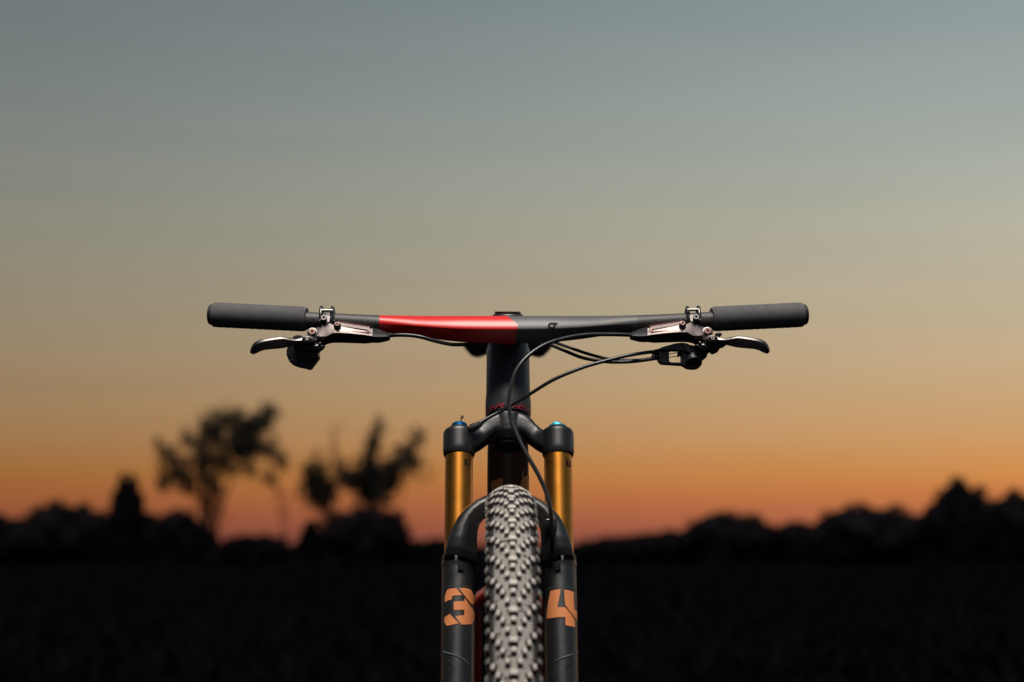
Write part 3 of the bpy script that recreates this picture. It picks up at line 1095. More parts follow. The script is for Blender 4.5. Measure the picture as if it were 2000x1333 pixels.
remote = plate('dropper_remote', M['plastic'], bike, [c1(*p) for p in [(862, 530), (905, 516), (1000, 500), (1120, 505), (1180, 545), (1155, 590), (1164, 638), (1118, 700), (1086, 742), (1062, 754), (1030, 742), (960, 728), (908, 710), (870, 672), (848, 622), (846, 575)]],
               .186, .026, bw=.004, seg=4)
plate('paddle', M['rubber'], remote, [c1(*p) for p in [(895, 458), (920, 428), (960, 420), (1005, 430), (1020, 455), (990, 510), (900, 520)]], .196, .014, bw=.003, seg=3)
plate('cover_tab', M['matte_paint'], remote, [c1(*p) for p in [(1060, 600), (1110, 560), (1160, 590), (1160, 640), (1110, 660), (1075, 640)]], .1825, .006, bw=.002, seg=3)
plate('lower_lip', M['rubber'], remote, [c1(*p) for p in [(868, 676), (905, 712), (1000, 738), (1062, 752), (1060, 740), (1000, 700), (900, 660)]], .183, .010, bw=.001)
mb = MB()
cR, hR, dR = bar_pt(992 - c1(1185, 0)[0], -1)
lathe(mb, [(-.006, .0135), (-.0055, .0142), (.0055, .0142), (.006, .0135)], (cR.x + .012, cR.y, cR.z), (1, 0, .05), 28)
loft(mb, [(cR.x + .010, cR.y - .002, cR.z - .010, .005, .004), (cR.x + .006, .202, cR.z - .022, .005, .005), (cR.x - .006, .200, cR.z - .036, .006, .007)], n=12, up=(0, 1, 0))
mb.build('mount', M['plastic'], remote)


# ---------------------------------------------------------------- gear shifter under the right brake
def c2(X, Y): return (1190 + X / 5.0, 570 + Y / 5.0)


shifter = plate('shifter', M['plastic'], bike, [c2(*p) for p in [(478, 560), (520, 540), (640, 506), (705, 498), (745, 500), (790, 520), (860, 530), (960, 540), (985, 590), (960, 606), (952, 640), (905, 680), (900, 722), (870, 745), (820, 752), (765, 745), (720, 716), (512, 702), (480, 668), (482, 620)]],
                .186, .022, holes=[[c2(*p) for p in [(590, 582), (612, 572), (700, 574), (708, 584), (708, 680), (696, 690), (606, 690), (586, 680), (584, 600)]]], bw=.0016, seg=3)
plate('top_cover', M['matte_paint'], shifter, [c2(*p) for p in [(486, 560), (640, 508), (700, 500), (745, 560), (765, 600), (700, 574), (600, 570), (500, 575)]], .1845, .006, bw=.0010, seg=2)
plate('edge_cover', M['matte_paint'], shifter, [c2(*p) for p in [(706, 502), (742, 500), (790, 560), (800, 600), (770, 600), (735, 555)]], .183, .006, bw=.001)
plate('front_cover', M['rubber'], shifter, [c2(*p) for p in [(800, 640), (880, 640), (880, 690), (800, 690)]], .1845, .006, bw=.002)
mb = MB()
lathe(mb, [(-.016, .0108), (.004, .0108), (.0062, .0095), (.0070, .006)], W(*c2(818, 676), .1905), (.1, -.75, -.65), 32)
mb.build('pulley_housing', M['plastic'], shifter)
plate('paddle', M['rubber'], shifter, [c2(*p) for p in [(985, 560), (1060, 545), (1090, 540), (1060, 590), (1012, 612), (988, 600)]], .178, .010, bw=.002, seg=3)
plate('release_paddle', M['rubber'], shifter, [c2(*p) for p in [(1040, 402), (1085, 396), (1104, 408), (1098, 432), (1060, 445), (1030, 440)]], .196, .012, bw=.002, seg=3)
mb = MB()
tube(mb, [W(*c2(580, 612), .192), W(*c2(690, 590), .192)], .0005, k=1, n=6)
tube(mb, [W(*c2(580, 642), .192), W(*c2(690, 628), .192)], .0005, k=1, n=6)
mb.build('inner_cable', M['lever'], shifter)
plate('cable_hook', M['plastic'], shifter, [c2(*p) for p in [(712, 575), (668, 590), (668, 640), (690, 628), (712, 640)]], .188, .008, bw=.0005)
for yy in (582, 632):
    mb = MB()
    a = W(*c2(492, yy + 4), .194); b = W(*c2(440, yy + 12), .194)
    lathe(mb, [(0, .0036), (.005, .0036), (.006, .0030), (.010, .0030), (.0102, .0022)], a, (b - a), 18)
    mb.build('cable_stop', M['plastic'], shifter)
mb = MB()
cS, hS, dS = bar_pt(c2(880, 0)[0] - 992, 1)
loft(mb, [(cS.x, cS.y, cS.z - .009, .006, .005), (cS.x, .198, cS.z - .024, .006, .006), (cS.x - .004, .197, cS.z - .040, .006, .008)], n=12, up=(0, 1, 0))
mb.build('mount', M['plastic'], shifter)


# ---------------------------------------------------------------- hoses and cables
def c3(X, Y): return (740 + X / 3.636, 590 + Y / 3.6375)


def cable(name, pts, r, label=None):
    mb = MB()
    tube(mb, [W(p[0], p[1], p[2]) for p in pts], r, k=10, n=14)
    o = mb.build(name, M['hose'], bike, True, 180)
    if label: o['label'] = label
    return o


cable('brake_hose', [(*c3(60, 242), .190), (*c3(130, 236), .186), (*c3(220, 238), .184), (*c3(300, 250), .182), (*c3(400, 278), .184), (*c3(500, 300), .190), (*c3(580, 304), .198), (*c3(680, 296), .212), (*c3(760, 285), .235)], .0024, 'hose running under the red half of the bar')
cable('brake_hose', [(1236, 655, .190), (1215, 654, .186), (1180, 653.5, .180), (1140, 655, .172), (1100, 662, .162), (1062, 675, .150), (1030, 697, .138), (1008, 725, .130), (997, 760, .124), (994, 790, .120), (999, 822, .115), (1012, 855, .108), (1030, 890, .100),
                     (1050, 925, .094), (1066, 960, .090), (1074, 990, .088), (1078, 1025, .090), (1079, 1055, .095), (1077, 1085, .108), (1071, 1120, .130), (1068, 1160, .150), (1068, 1230, .150), (1072, 1330, .13), (1078, 1400, .11)], .00255, 'hose looping across the head tube to the front wheel')
cable('shift_cable', [(*c3(1990, 352), .194), (*c3(1900, 360), .190), (*c3(1750, 385), .184), (*c3(1600, 422), .178), (*c3(1450, 466), .174), (*c3(1250, 548), .172), (*c3(1080, 650), .176), (*c3(960, 724), .186), (*c3(870, 775), .192), (*c3(780, 822), .190), (932, 830, .186)], .0022, 'cable running to the lockout on the fork')
cable('shift_cable', [(*c3(1990, 398), .194), (*c3(1900, 412), .192), (*c3(1800, 424), .192), (*c3(1700, 428), .194), (*c3(1600, 424), .200), (*c3(1450, 398), .210), (*c3(1330, 352), .222), (*c3(1250, 318), .232), (*c3(1190, 296), .240)], .0022, 'cable entering under the black half of the bar')
cable('dropper_cable', [(*c3(1985, 394), .200), (*c3(1850, 414), .202), (*c3(1700, 412), .206), (*c3(1600, 400), .210), (*c3(1480, 368), .218), (*c3(1380, 334), .226), (*c3(1290, 302), .236), (*c3(1230, 282), .244)], .0020)

# ---------------------------------------------------------------- head tube and headset
t_hb = t_at(812, S0)
t_ht = t_at(683, S0)
r_ht = .0281
frame_t = MB()
lathe(frame_t, [(t_hb, r_ht - .0002), (t_hb + .001, r_ht + .0003), (t_hb + .018, r_ht + .0003), (t_hb + .03, r_ht - .0006), (t_ht - .012, r_ht - .0010), (t_ht - .002, r_ht - .0006), (t_ht, r_ht - .0020), (t_ht, .018)], S0, AX, 64)
head_tube = frame_t.build('head_tube', M['frame_matte'], bike)
mb = MB()
lathe(mb, [(t_ht + .0004, .0262), (t_ht + .004, .0258), (t_ht + .009, .0215), (t_ht + .016, .0205)], S0, AX, 48)
mb.build('headset_cover', M['plastic'], bike)
mb = MB()
lathe(mb, [(t_hb - .004, .0265), (t_hb - .0035, .0272), (t_hb - .0008, .0272), (t_hb - .0005, .026)], S0, AX, 48)
mb.build('headset_race', M['plastic'], bike)
# maker's lettering round the foot of the head tube
t_let = t_at(791.5, S0, 0, r_ht)


def on_head(x, y):
    th = x / r_ht
    return S0 + AX * (t_let + y) + (FW * math.cos(th) + Vector((1, 0, 0)) * math.sin(th)) * (r_ht + .0006)


text_on('lettering', M['red_print'], head_tube, 'ORBEA', on_head, 0.074, 0.0066, shear=0.35, bold=0.0)

# ---------------------------------------------------------------- fork crown
t_cr_bot = t_at(893, L0, LEGX)
t_cr_top = t_at(842, L0, LEGX)
mb = MB()
for s in (-1, 1):
    lathe(mb, [(t_cr_bot - .0005, .0176), (t_cr_bot, .0182), (t_cr_bot + .0055, .0198), (t_cr_bot + .009, .0200), (t_cr_top - .004, .0198), (t_cr_top - .0008, .0184), (t_cr_top, .0160), (t_cr_top, .008)], L0 + Vector((s * LEGX, 0, 0)), AX, 48)
    # arm from the steerer down to the leg: broad at both ends
    def PL(px, py, f):
        return WP(px, py, S0 + FW * f, FW)
    q = [(992, 827, .010, .023, .0130), (968, 832, .012, .0185, .0120), (953, 843, .012, .0148, .0120), (940, 854, .012, .0145, .0130), (926, 863, .014, .0155, .0155), (912, 868, .018, .0165, .0165), (899, 869, .022, .016, .016)]
    pts = []
    for (px, py, f, hh, hd) in q:
        p = PL(px, py, f)
        x = p.x if s < 0 else -p.x
        if px == 992: x = 0
        pts.append((x, p.y, p.z, hd, hh * .80))
    loft(mb, pts, k=5, n=28, up=AX, ex=3.2)
lathe(mb, [(t_hb - .0400, .0150), (t_hb - .038, .0215), (t_hb - .030, .0255), (t_hb - .012, .0262), (t_hb - .006, .0262), (t_hb - .0045, .0250)], S0, AX, 48)
crown = mb.build('fork_crown', M['fork_paint'], bike, True, 180)
rm = crown.modifiers.new('remesh', 'REMESH'); rm.mode = 'VOXEL'; rm.voxel_size = 0.0011; rm.use_smooth_shade = True
sm = crown.modifiers.new('smooth', 'SMOOTH'); sm.factor = 0.5; sm.iterations = 6
# lower end of the steerer, capped; its black colour stands for the hollow's shade
mb = MB()
lathe(mb, [(t_hb - .0440, .0150), (t_hb - .0440, .0172), (t_hb - .0350, .0176)], S0, AX, 40)
mb.build('steerer_end', M['black_print'], crown)
# blue dials on the leg tops
def LT(s, t): return L0 + Vector((s * LEGX, 0, 0)) + AX * t


for s in (-1, 1):
    mb = MB()
    lathe(mb, [(t_cr_top - .002, .0135), (t_cr_top + .0026, .0135), (t_cr_top + .0036, .0122)], LT(s, 0), AX, 40)
    mb.build('top_cap', M['plastic'], crown)
mb = MB()
lathe(mb, [(t_cr_top + .003, .0098), (t_cr_top + .0078, .0098), (t_cr_top + .0092, .0086), (t_cr_top + .0096, .004)], LT(-1, 0), AX, 36)
dial = mb.build('lockout_dial', M['blue'], crown)
mb = MB()
p = LT(-1, t_cr_top + .008) - FW * 0.0 + Vector((.002, 0, 0))
tube(mb, [p + FW * .0085 - AX * .004, p + FW * .006 + AX * .004, p + Vector((.0015, 0, 0)) + AX * .011], .0009, k=4, n=8)
lathe(mb, [(0, .0017), (.003, .0017)], p + Vector((.0015, 0, 0)) + AX * .0095, AX, 12)
mb.build('cable_end', M['silver'], dial)
mb = MB()
lathe(mb, [(t_cr_top + .003, .0120), (t_cr_top + .0055, .0112), (t_cr_top + .0075, .0070), (t_cr_top + .0085, .0040)], LT(1, 0), AX, 36)
loft(mb, [tuple(LT(1, t_cr_top + .006) + Vector((-.009, 0, 0))) + (.0012, .0012), tuple(LT(1, t_cr_top + .0090) + Vector((-.003, 0, 0))) + (.0024, .0036), tuple(LT(1, t_cr_top + .0088) + Vector((.003, 0, 0))) + (.0024, .0026), tuple(LT(1, t_cr_top + .006) + Vector((.0085, 0, 0))) + (.0012, .0012)], n=14)
dial2 = mb.build('air_cap', M['cyan'], crown)
# rubber boot of the lockout cable
mb = MB()
pts = [W(939, 828, .184), W(932, 832, .183), W(925, 835, .183), W(919, 838, .183)]
tube(mb, pts, lambda u: .0030 + .0022 * math.sin(min(1, u * 1.1) * math.pi * .6), k=6, n=16)
for k in range(4):
    q = W(937 - 3 * k, 829 + 1.4 * k, .1835)
    lathe(mb, [(-.0008, .0040), (.0008, .0040)], q, (W(919, 838, .183) - W(939, 828, .184)), 14)
mb.build('cable_boot', M['rubber'], crown)

# ---------------------------------------------------------------- stanchions
t_seal = t_at(1096, L0, LEGX)
for s in (-1, 1):
    mb = MB()
    lathe(mb, [(t_seal - .03, r_st), (t_cr_bot + .01, r_st)], LT(s, 0), AX, 64)
    st = mb.build('stanchion', M['gold'], bike)
    o_, a_ = LT(s, 0), AX
    f = (lambda x, y, o_=o_: hit_cyl(x, y, o_, AX, r_st + .00035))
    tx = LT(s, t_at(913, L0, LEGX))

    def on_st(x, y, tx=tx, cen=0.0):
        th = x / r_st
        return tx + AX * y + (FW * math.cos(th) + Vector((1, 0, 0)) * math.sin(th)) * (r_st + .0004)
    text_on('lettering', M['black_print'], st, 'K', lambda x, y: on_st(x + r_st * R_(33 if s < 0 else 42), y), .0052, .0092, bold=0.05)
    text_on('lettering', M['black_print'], st, '\u2039', lambda x, y: on_st(x + r_st * R_(49 if s < 0 else 57), y), .0030, .0085, bold=0.05)
    text_on('lettering', M['black_print'], st, 'FACTORY', lambda x, y: on_st(x - r_st * R_(45 if s < 0 else 32), y + .0012), .0062, .0013, bold=0.02)

# ---------------------------------------------------------------- fork lowers with arch, one casting
mb = MB()
t_low = 0.0
for s in (-1, 1):
    lathe(mb, [(-.03, .012), (-.02, .0165), (.03, .0185), (.10, r_lo - .0004), (t_seal - .075, r_lo), (t_seal - .012, r_lo), (t_seal - .008, r_lo + .0006), (t_seal - .002, r_lo + .0006), (t_seal, r_lo - .0010), (t_seal, .0175)], LT(s, 0), AX, 56)
    # boss where the arch meets the leg
    pb = WP(885, 1090, L0 + FW * .004, FW)
AP0 = L0 + FW * 0.022
arch_px = [  # outer px,py ; inner px,py
    ((868, 1112), (932, 1120)), ((866, 1090), (933, 1100)), ((869, 1072), (933, 1080)), ((874, 1055), (932.5, 1056)), ((882, 1032), (933.5, 1036)), ((894, 1010), (938, 1021)), ((909, 992), (946, 1011)), ((926, 979), (957, 1003)), ((947, 969), (972, 997)), ((970, 962), (985, 994.5))]
L1 = []
arch_px = [((874, 1120), (918, 1125)), ((867, 1104), (930, 1108))] + arch_px[1:]
arch_f = [-.010, .002, .014, .019, .021, .022, .022, .022, .022, .022, .022]
for (a, b), f_ in zip(arch_px, arch_f):
    P_ = L0 + FW * f_
    pa = WP(a[0], a[1], P_, FW); pb_ = WP(b[0], b[1], P_, FW)
    L1.append((pa, pb_))


def arch_ring(pa, pb_, dep):
    """section: light outer facet, crease, dark inner facet"""
    c = (pa + pb_) / 2
    d = pa - pb_
    w = d.length / 2
    u = d.normalized()
    r = []
    prof = [(1.0, -.15), (0.90, .30), (0.50, .56), (.12, 0.66), (-.22, .52), (-0.78, .05), (-1.0, -.15), (-.85, -.8), (0, -1.0), (.85, -.85)]
    for (a, b) in prof:
        r.append(c + u * w * a + FW * dep * b)
    return r


rings = [arch_ring(a, b, .0165 if i < 5 else .015) for i, (a, b) in enumerate(L1)]
cx_ = 0.0
mid = arch_ring(Vector((0, L1[-1][0].y, L1[-1][0].z + .001)), Vector((0, L1[-1][1].y, L1[-1][1].z + .0005)), .014)
full = rings + [mid]
for (a, b) in reversed(L1):
    am, bm_ = Vector((-a.x, a.y, a.z)), Vector((-b.x, b.y, b.z))
    i = L1.index((a, b))
    full.append(arch_ring(am, bm_, .0165 if i < 5 else .015))
S_ = []
for i in range(len(full) - 1):
    for k in range(3):
        u = k / 3
        S_.append([full[i][j] * (1 - u) + full[i + 1][j] * u for j in range(len(full[i]))])
S_.append(full[-1])
mb.rings(S_)
lowers = mb.build('fork_lowers', M['fork_paint'], bike, True, 180)
rm = lowers.modifiers.new('remesh', 'REMESH'); rm.mode = 'VOXEL'; rm.voxel_size = 0.0013; rm.use_smooth_shade = True
sm = lowers.modifiers.new('smooth', 'SMOOTH'); sm.factor = 0.5; sm.iterations = 12
# dust seals and small brackets at the leg tops
for s in (-1, 1):
    mb = MB()
    lathe(mb, [(t_seal - .002, .0196), (t_seal + .004, .0200), (t_seal + .006, .0188), (t_seal + .0066, .0173)], LT(s, 0), AX, 48)
    mb.build('dust_seal', M['rubber'], lowers)
    mb = MB()
    p = WP(891, 1091, L0 + FW * .034, FW)
    x = p.x if s < 0 else -p.x
    loft(mb, [(x - .0015, p.y, p.z, .0012, .0042), (x + .0015, p.y, p.z, .0012, .0036)], k=1, n=8, up=AX, ex=5)
    mb.build('rib', M['fork_paint'], lowers)
    mb = MB()
    p = WP(900, 1107, L0 + FW * (r_lo + .0015), FW)
    x = p.x if s < 0 else -p.x
    loft(mb, [(x - .0030, p.y, p.z, .0015, .0060), (x + .0030, p.y, p.z, .0015, .0050)], k=1, n=8, up=AX, ex=5)
    mb.build('tab', M['black_print'], lowers)


def c6(X, Y): return (840 + X / 5.978, 1110 + Y / 5.978)


P3 = [[(175, 398), (172, 350), (180, 300), (205, 247), (250, 238), (303, 233), (340, 274), (378, 316), (316, 318), (258, 323), (256, 340), (253, 364), (210, 378)],
      [(335, 233), (385, 231), (430, 235), (476, 252), (500, 292), (518, 330), (518, 402), (490, 430), (440, 368), (385, 295)],
      [(406, 350), (455, 420), (505, 488), (518, 508), (520, 602), (500, 632), (480, 655), (420, 659), (366, 659), (330, 612), (295, 563), (350, 552), (400, 550), (400, 487), (335, 487), (277, 489), (275, 395), (335, 387), (400, 385)],
      [(168, 578), (200, 553), (230, 535), (280, 588), (336, 645), (300, 652), (245, 662), (195, 675), (178, 650), (166, 625)]]
P4 = [[(1405, 266), (1460, 253), (1525, 246), (1508, 350), (1488, 456), (1540, 455), (1580, 458), (1640, 530), (1690, 602), (1692, 690), (1640, 678), (1580, 665), (1580, 572), (1500, 572), (1430, 580), (1362, 592), (1358, 560), (1378, 400)],
      [(1566, 250), (1630, 262), (1676, 277), (1680, 380), (1686, 485), (1715, 501), (1716, 609), (1640, 510), (1577, 430), (1570, 340)]]


def leg_fn(s):
    return lambda x, y: hit_cyl(x, y, LT(s, 0), AX, r_lo + .0006)


print_on('number_print', M['orange_print'], lowers, [[c6(*p) for p in pl] for pl in P3], leg_fn(-1))
print_on('number_print', M['orange_print'], lowers, [[c6(*p) for p in pl] for pl in P4], leg_fn(1))
# thin pale lines above the numbers and the curved edge lines lower down
mb = MB()
for s in (-1, 1):
    tt = t_at(1146 if s < 0 else 1149, L0, s * LEGX, r_lo) + .0015
    tube(mb, [LT(s, tt) + (FW * math.cos(th) + Vector((1, 0, 0)) * math.sin(th)) * (r_lo + .0002) for th in np.linspace(-1.2, 1.2, 17)], .00025, k=1, n=5)
tube(mb, [leg_fn(-1)(*c6(*p)) for p in [(152, 975), (220, 996), (300, 1020), (370, 1055), (420, 1088), (445, 1120)]], .0005, k=5, n=5)
tube(mb, [leg_fn(1)(*c6(*p)) for p in [(1460, 1090), (1500, 1064), (1560, 1040), (1640, 1012), (1738, 988)]], .0005, k=5, n=5)
pl_ = mb.build('pale_line', M['thin_line'], lowers); pl_['kind'] = 'stuff'
mb = MB()
tube(mb, [leg_fn(1)(*c6(*p)) for p in [(1590, 1180), (1620, 1130), (1670, 1095), (1735, 1075)]], .0004, k=5, n=5)
tube(mb, [leg_fn(-1)(*c6(*p)) for p in [(200, 1060), (250, 1110), (290, 1180)]], .0004, k=5, n=5)
pl_ = mb.build('seam_line', M['plastic'], lowers); pl_['kind'] = 'stuff'

# hose guide on the arch
clipY = WP(1072, 1025, AP0, FW).y - .014
clip = plate('hose_guide', M['fork_paint'], bike, [(1060.5, 1024), (1062.5, 1018.5), (1068, 1015.5), (1077, 1015), (1085.5, 1016.5), (1086, 1033), (1078, 1033), (1070, 1031), (1063, 1029)], clipY, .006, bw=.0006)
mb = MB()
tube(mb, [W(a, b, clipY - .0002) for a, b in [(1084, 1015.8), (1076, 1015), (1068, 1015.6), (1062.5, 1018.8), (1060.8, 1024), (1063, 1028.6), (1069, 1030.8), (1078, 1032.5)]], .0005, k=4, n=6)
mb.build('rim_edge', M['silver'], clip)
mb = MB()
q = W(1079.5, 1024, clipY + .002)
lathe(mb, [(-.0052, .0046), (-.005, .0050), (.005, .0050), (.0052, .0046)], q, (0, .2, 1), 20)
mb.build('collar', M['plastic'], clip)
bolt_shape('bolt', 1067.5, 1024, clipY - .0012, .0030, clip, M['lever'], depth=.002, hexr=.55, tilt=(0, -1, .1))

# ---------------------------------------------------------------- wheels
def tyre_mesh():
    mb = MB()
    nphi, nps = 180, 26
    a, b = .0268, .0268
    Rc = RT - .0040 - b
    rings = []
    for i in range(nphi + 1):
        ph = 2 * math.pi * i / nphi
        r = []
        for j in range(nps + 1):
            ps = R_(-118 + 236 * j / nps)
            rad = Rc + b * math.cos(ps)
            x = a * math.sin(ps)
            r.append((x, -rad * math.cos(ph), rad * math.sin(ph)))
        rings.append(r)
    n = nps + 1
    vs_ = [p for r in rings[:-1] for p in r]
    for i in range(nphi):
        i2 = (i + 1) % nphi
        for j in range(nps):
            ps = abs(-118 + 236 * (j + .5) / nps)
            mb.mi.append(0 if ps < 46 else (2 if ps < 78 else 1))
            mb.f.append((i * n + j, i * n + j + 1, i2 * n + j + 1, i2 * n + j))
    mb.v = vs_
    return mb


def knob_mesh(w, l, h, taper=.8, top='knob', name='tread_knob', skew=0.0):
    bm = bmesh.new()
    vs_ = []
    for z, f in ((-.0015, 1.12), (h * .8, 1.0), (h, taper)):
        for (sx, sy) in ((-1, -1), (1, -1), (1, 1), (-1, 1)):
            shade_ramp = .0042 if (sy < 0 and z < 0) else (.0008 if (sy < 0 and z < h) else 0.0)   # sloped lower skirt, shaped to carry the black shade mark
            vs_.append(bm.verts.new((sx * w / 2 * f + skew * sy * l, sy * l / 2 * f - shade_ramp, z + (.0019 if shade_ramp > .002 else 0))))
    for k in range(2):
        for j in range(4):
            bm.faces.new((vs_[k * 4 + j], vs_[k * 4 + (j + 1) % 4], vs_[(k + 1) * 4 + (j + 1) % 4], vs_[(k + 1) * 4 + j]))
    bm.faces.new(vs_[8:12])
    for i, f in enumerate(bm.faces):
        f.material_index = 1 if i < 4 else 0        # flanks blackened as painted shade, dusty tops
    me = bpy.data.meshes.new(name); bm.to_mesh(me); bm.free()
    me.materials.append(M[top]); me.materials.append(M['knob_shade'])
    return me


NU = 64
DPH = 2 * math.pi / NU
# one repeat of the tread: (phase, side angle in degrees, mesh key, yaw)
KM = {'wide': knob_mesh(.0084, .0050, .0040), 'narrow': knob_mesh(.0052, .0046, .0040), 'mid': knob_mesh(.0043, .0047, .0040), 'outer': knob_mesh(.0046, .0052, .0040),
      'trans': knob_mesh(.0052, .0056, .0042), 'side': knob_mesh(.0052, .0070, .0046, .75, 'knob_shoulder_shaded'), 'side2': knob_mesh(.0064, .0054, .0046, .75, 'knob_shoulder_shaded')}
PAT = [(0.00, 0, 'wide', 0), (0.31, 0, 'narrow', 0), (0.66, 11.5, 'mid', 0.12), (0.66, -11.5, 'mid', -0.12),
       (0.33, 21, 'mid', 0.2), (0.33, -21, 'mid', -0.2), (0.04, 30.5, 'outer', 0.3), (0.04, -30.5, 'outer', -0.3),
       (0.74, 43, 'trans', 0.35), (0.74, -43, 'trans', -0.35), (0.02, 62, 'side', 0), (0.02, -62, 'side', 0), (0.50, 58, 'side2', 0), (0.50, -58, 'side2', 0)]


def knob_matrix(ph, psd, yaw):
    ps = R_(psd)
    a, b = .0268, .0268
    Rc = RT - .0040 - b
    rad = Rc + b * math.cos(ps)
    pos = Vector((a * math.sin(ps), -rad * math.cos(ph), rad * math.sin(ph)))
    rdir = Vector((0, -math.cos(ph), math.sin(ph)))
    nrm = (rdir * math.cos(ps) / b + Vector((1, 0, 0)) * math.sin(ps) / a).normalized()
    tan = Vector((0, math.sin(ph), math.cos(ph)))
    lat = tan.cross(nrm).normalized()
    m = Matrix((lat, tan, nrm)).transposed().to_4x4()
    m.translation = pos
    return m @ Matrix.Rotation(yaw, 4, 'Z')


# phase chosen so that a wide knob's lower edge sits on row 1140
def phi_of_row(py):
    lo, hi = R_(0), R_(75)
    for _ in range(40):
        m = (lo + hi) / 2
        if proj(HUB + Vector((0, -RT * math.cos(m), RT * math.sin(m))))[1] > py: lo = m
        else: hi = m
    return lo


PH0 = phi_of_row(1139) + .0024 / RT
tyre = tyre_mesh().build('front_tyre', [M['tyre'], M['sidewall'], M['shoulder_shaded']], bike, True, 180)
tyre.location = HUB
rest = MB()
KV = {k: ([tuple(v.co) for v in me.vertices], [tuple(p.vertices) for p in me.polygons]) for k, me in KM.items()}
seen_knobs = 0
for u in range(NU):
    for (f, ps, key, yaw) in PAT:
        ph = PH0 - (u + f) * DPH
        phn = (math.degrees(ph) + 360 * 4) % 360
        yaw_ = yaw + random.uniform(-.05, .05)
        mtx = knob_matrix(ph, ps, yaw_)
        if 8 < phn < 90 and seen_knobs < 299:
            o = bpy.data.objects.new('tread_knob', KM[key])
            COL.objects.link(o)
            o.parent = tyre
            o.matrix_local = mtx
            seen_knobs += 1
        else:
            vs_, fs_ = KV[key]
            rest.add([mtx @ Vector(v) for v in vs_], fs_)
rk = rest.build('tread', M['knob'], tyre, False)
rk['kind'] = 'stuff'
tyre_data, rest_data = tyre.data, rk.data


def make_rim(name):
    mb = MB()
    prof = [(.3085, .0150), (.3090, .0165), (.3010, .0168), (.2960, .0160), (.2800, .0095), (.2780, .0060), (.2780, -.0060), (.2800, -.0095), (.2960, -.0160), (.3010, -.0168), (.3090, -.0165), (.3085, -.0150), (.3030, -.0130), (.3030, .0130)]
    rings = []
    n = 96
    for i in range(n + 1):
        ph = 2 * math.pi * i / n
        rings.append([(x, -r * math.cos(ph), r * math.sin(ph)) for r, x in prof])
    mb.rings(rings, cap=False)
    return mb.build(name, M['rim'], bike)


rim = make_rim('front_rim'); rim.location = HUB


def make_hub(name, half, loc):
    mb = MB()
    lathe(mb, [(-half, .009), (-half + .006, .010), (-half + .012, .012), (-half + .015, .026), (-half + .018, .026), (-half + .024, .013), (half - .024, .013), (half - .018, .026), (half - .015, .026), (half - .012, .012), (half - .006, .010), (half, .009)], (0, 0, 0), (1, 0, 0), 32)
    o = mb.build(name, M['plastic'], bike)
    o.location = loc
    return o


def spoke_set(rim_o, loc_parent, half):
    def mk(i):
        a0 = 2 * math.pi * i / 28
        side = 1 if i % 2 else -1
        lead = .55 * (1 if (i // 2) % 2 else -1)
        p0 = Vector((side * (half - .0165), .0245 * -math.cos(a0 + lead), .0245 * math.sin(a0 + lead)))
        p1 = Vector((side * .002, -.281 * math.cos(a0), .281 * math.sin(a0)))
        return p0, p1
    base = None
    for i in range(28):
        p0, p1 = mk(i)
        if base is None:
            mb = MB()
            tube(mb, [Vector((0, 0, 0)), Vector((0, 0, 1))], .0010, k=1, n=6)
            base = mb.build('spoke', M['spoke'], rim_o)
            o = base
        else:
            o = base.copy(); COL.objects.link(o); o.parent = rim_o
        d = p1 - p0
        o.location = p0
        o.rotation_mode = 'QUATERNION'
        o.rotation_quaternion = d.to_track_quat('Z', 'Y')
        o.scale = (1, 1, d.length)


spoke_set(rim, HUB, .050)
front_hub = make_hub('front_hub', .055, HUB)


def make_rotor(name, x, loc, r=.09):
    mb = MB()
    n = 72
    for (ra, rb) in ((r, r - .016), (r - .045, r - .055)):
        for sgn in (1,):
            ro = [];
            rr = []
            for i in range(n + 1):
                a = 2 * math.pi * i / n
                wv = .0015 * math.sin(a * 12)
                rr.append([(x - .0009, (ra + wv) * math.cos(a), (ra + wv) * math.sin(a)), (x + .0009, (ra + wv) * math.cos(a), (ra + wv) * math.sin(a)),
                           (x + .0009, (rb + wv) * math.cos(a), (rb + wv) * math.sin(a)), (x - .0009, (rb + wv) * math.cos(a), (rb + wv) * math.sin(a))])
            mb.rings(rr, cap=False)
    for i in range(6):
        a = i * math.pi / 3
        tube(mb, [(x, (r - .05) * math.cos(a), (r - .05) * math.sin(a)), (x, (r - .014) * math.cos(a + .35), (r - .014) * math.sin(a + .35))], .0028, k=1, n=6)
        tube(mb, [(x, .018 * math.cos(a), .018 * math.sin(a)), (x, (r - .05) * math.cos(a + .2), (r - .05) * math.sin(a + .2))], .0028, k=1, n=6)
    o = mb.build(name, M['silver'], bike)
    o.location = loc
    return o


make_rotor('front_brake_rotor', -.041, HUB)
mb = MB()
loft(mb, [(-.045, .06, RT + .02, .012, .016), (-.045, .085, RT + .06, .014, .018), (-.045, .10, RT + .10, .011, .013)], n=16, up=(0, 1, 0), ex=3)
mb.build('front_brake_caliper', M['alloy'], bike)

# ---------------------------------------------------------------- frame, seen past the front wheel. It is turned a touch from the fork's line
PIV = SA(0.57)


def FR(x, y, z):
    a = R_(-0.55)
    v = Vector((x, y - PIV.y, 0))
    return Vector((v.x * math.cos(a) - v.y * math.sin(a), PIV.y + v.x * math.sin(a) + v.y * math.cos(a), z))


def frame_tube(name, m, pts, parent=bike, ex=2.0, k=5, n=28):
    mb = MB()
    loft(mb, [tuple(FR(*p[:3])) + (p[3], p[4]) for p in pts], k=k, n=n, up=(0, 0, 1), ex=ex)
    return mb.build(name, m, parent, True, 180)


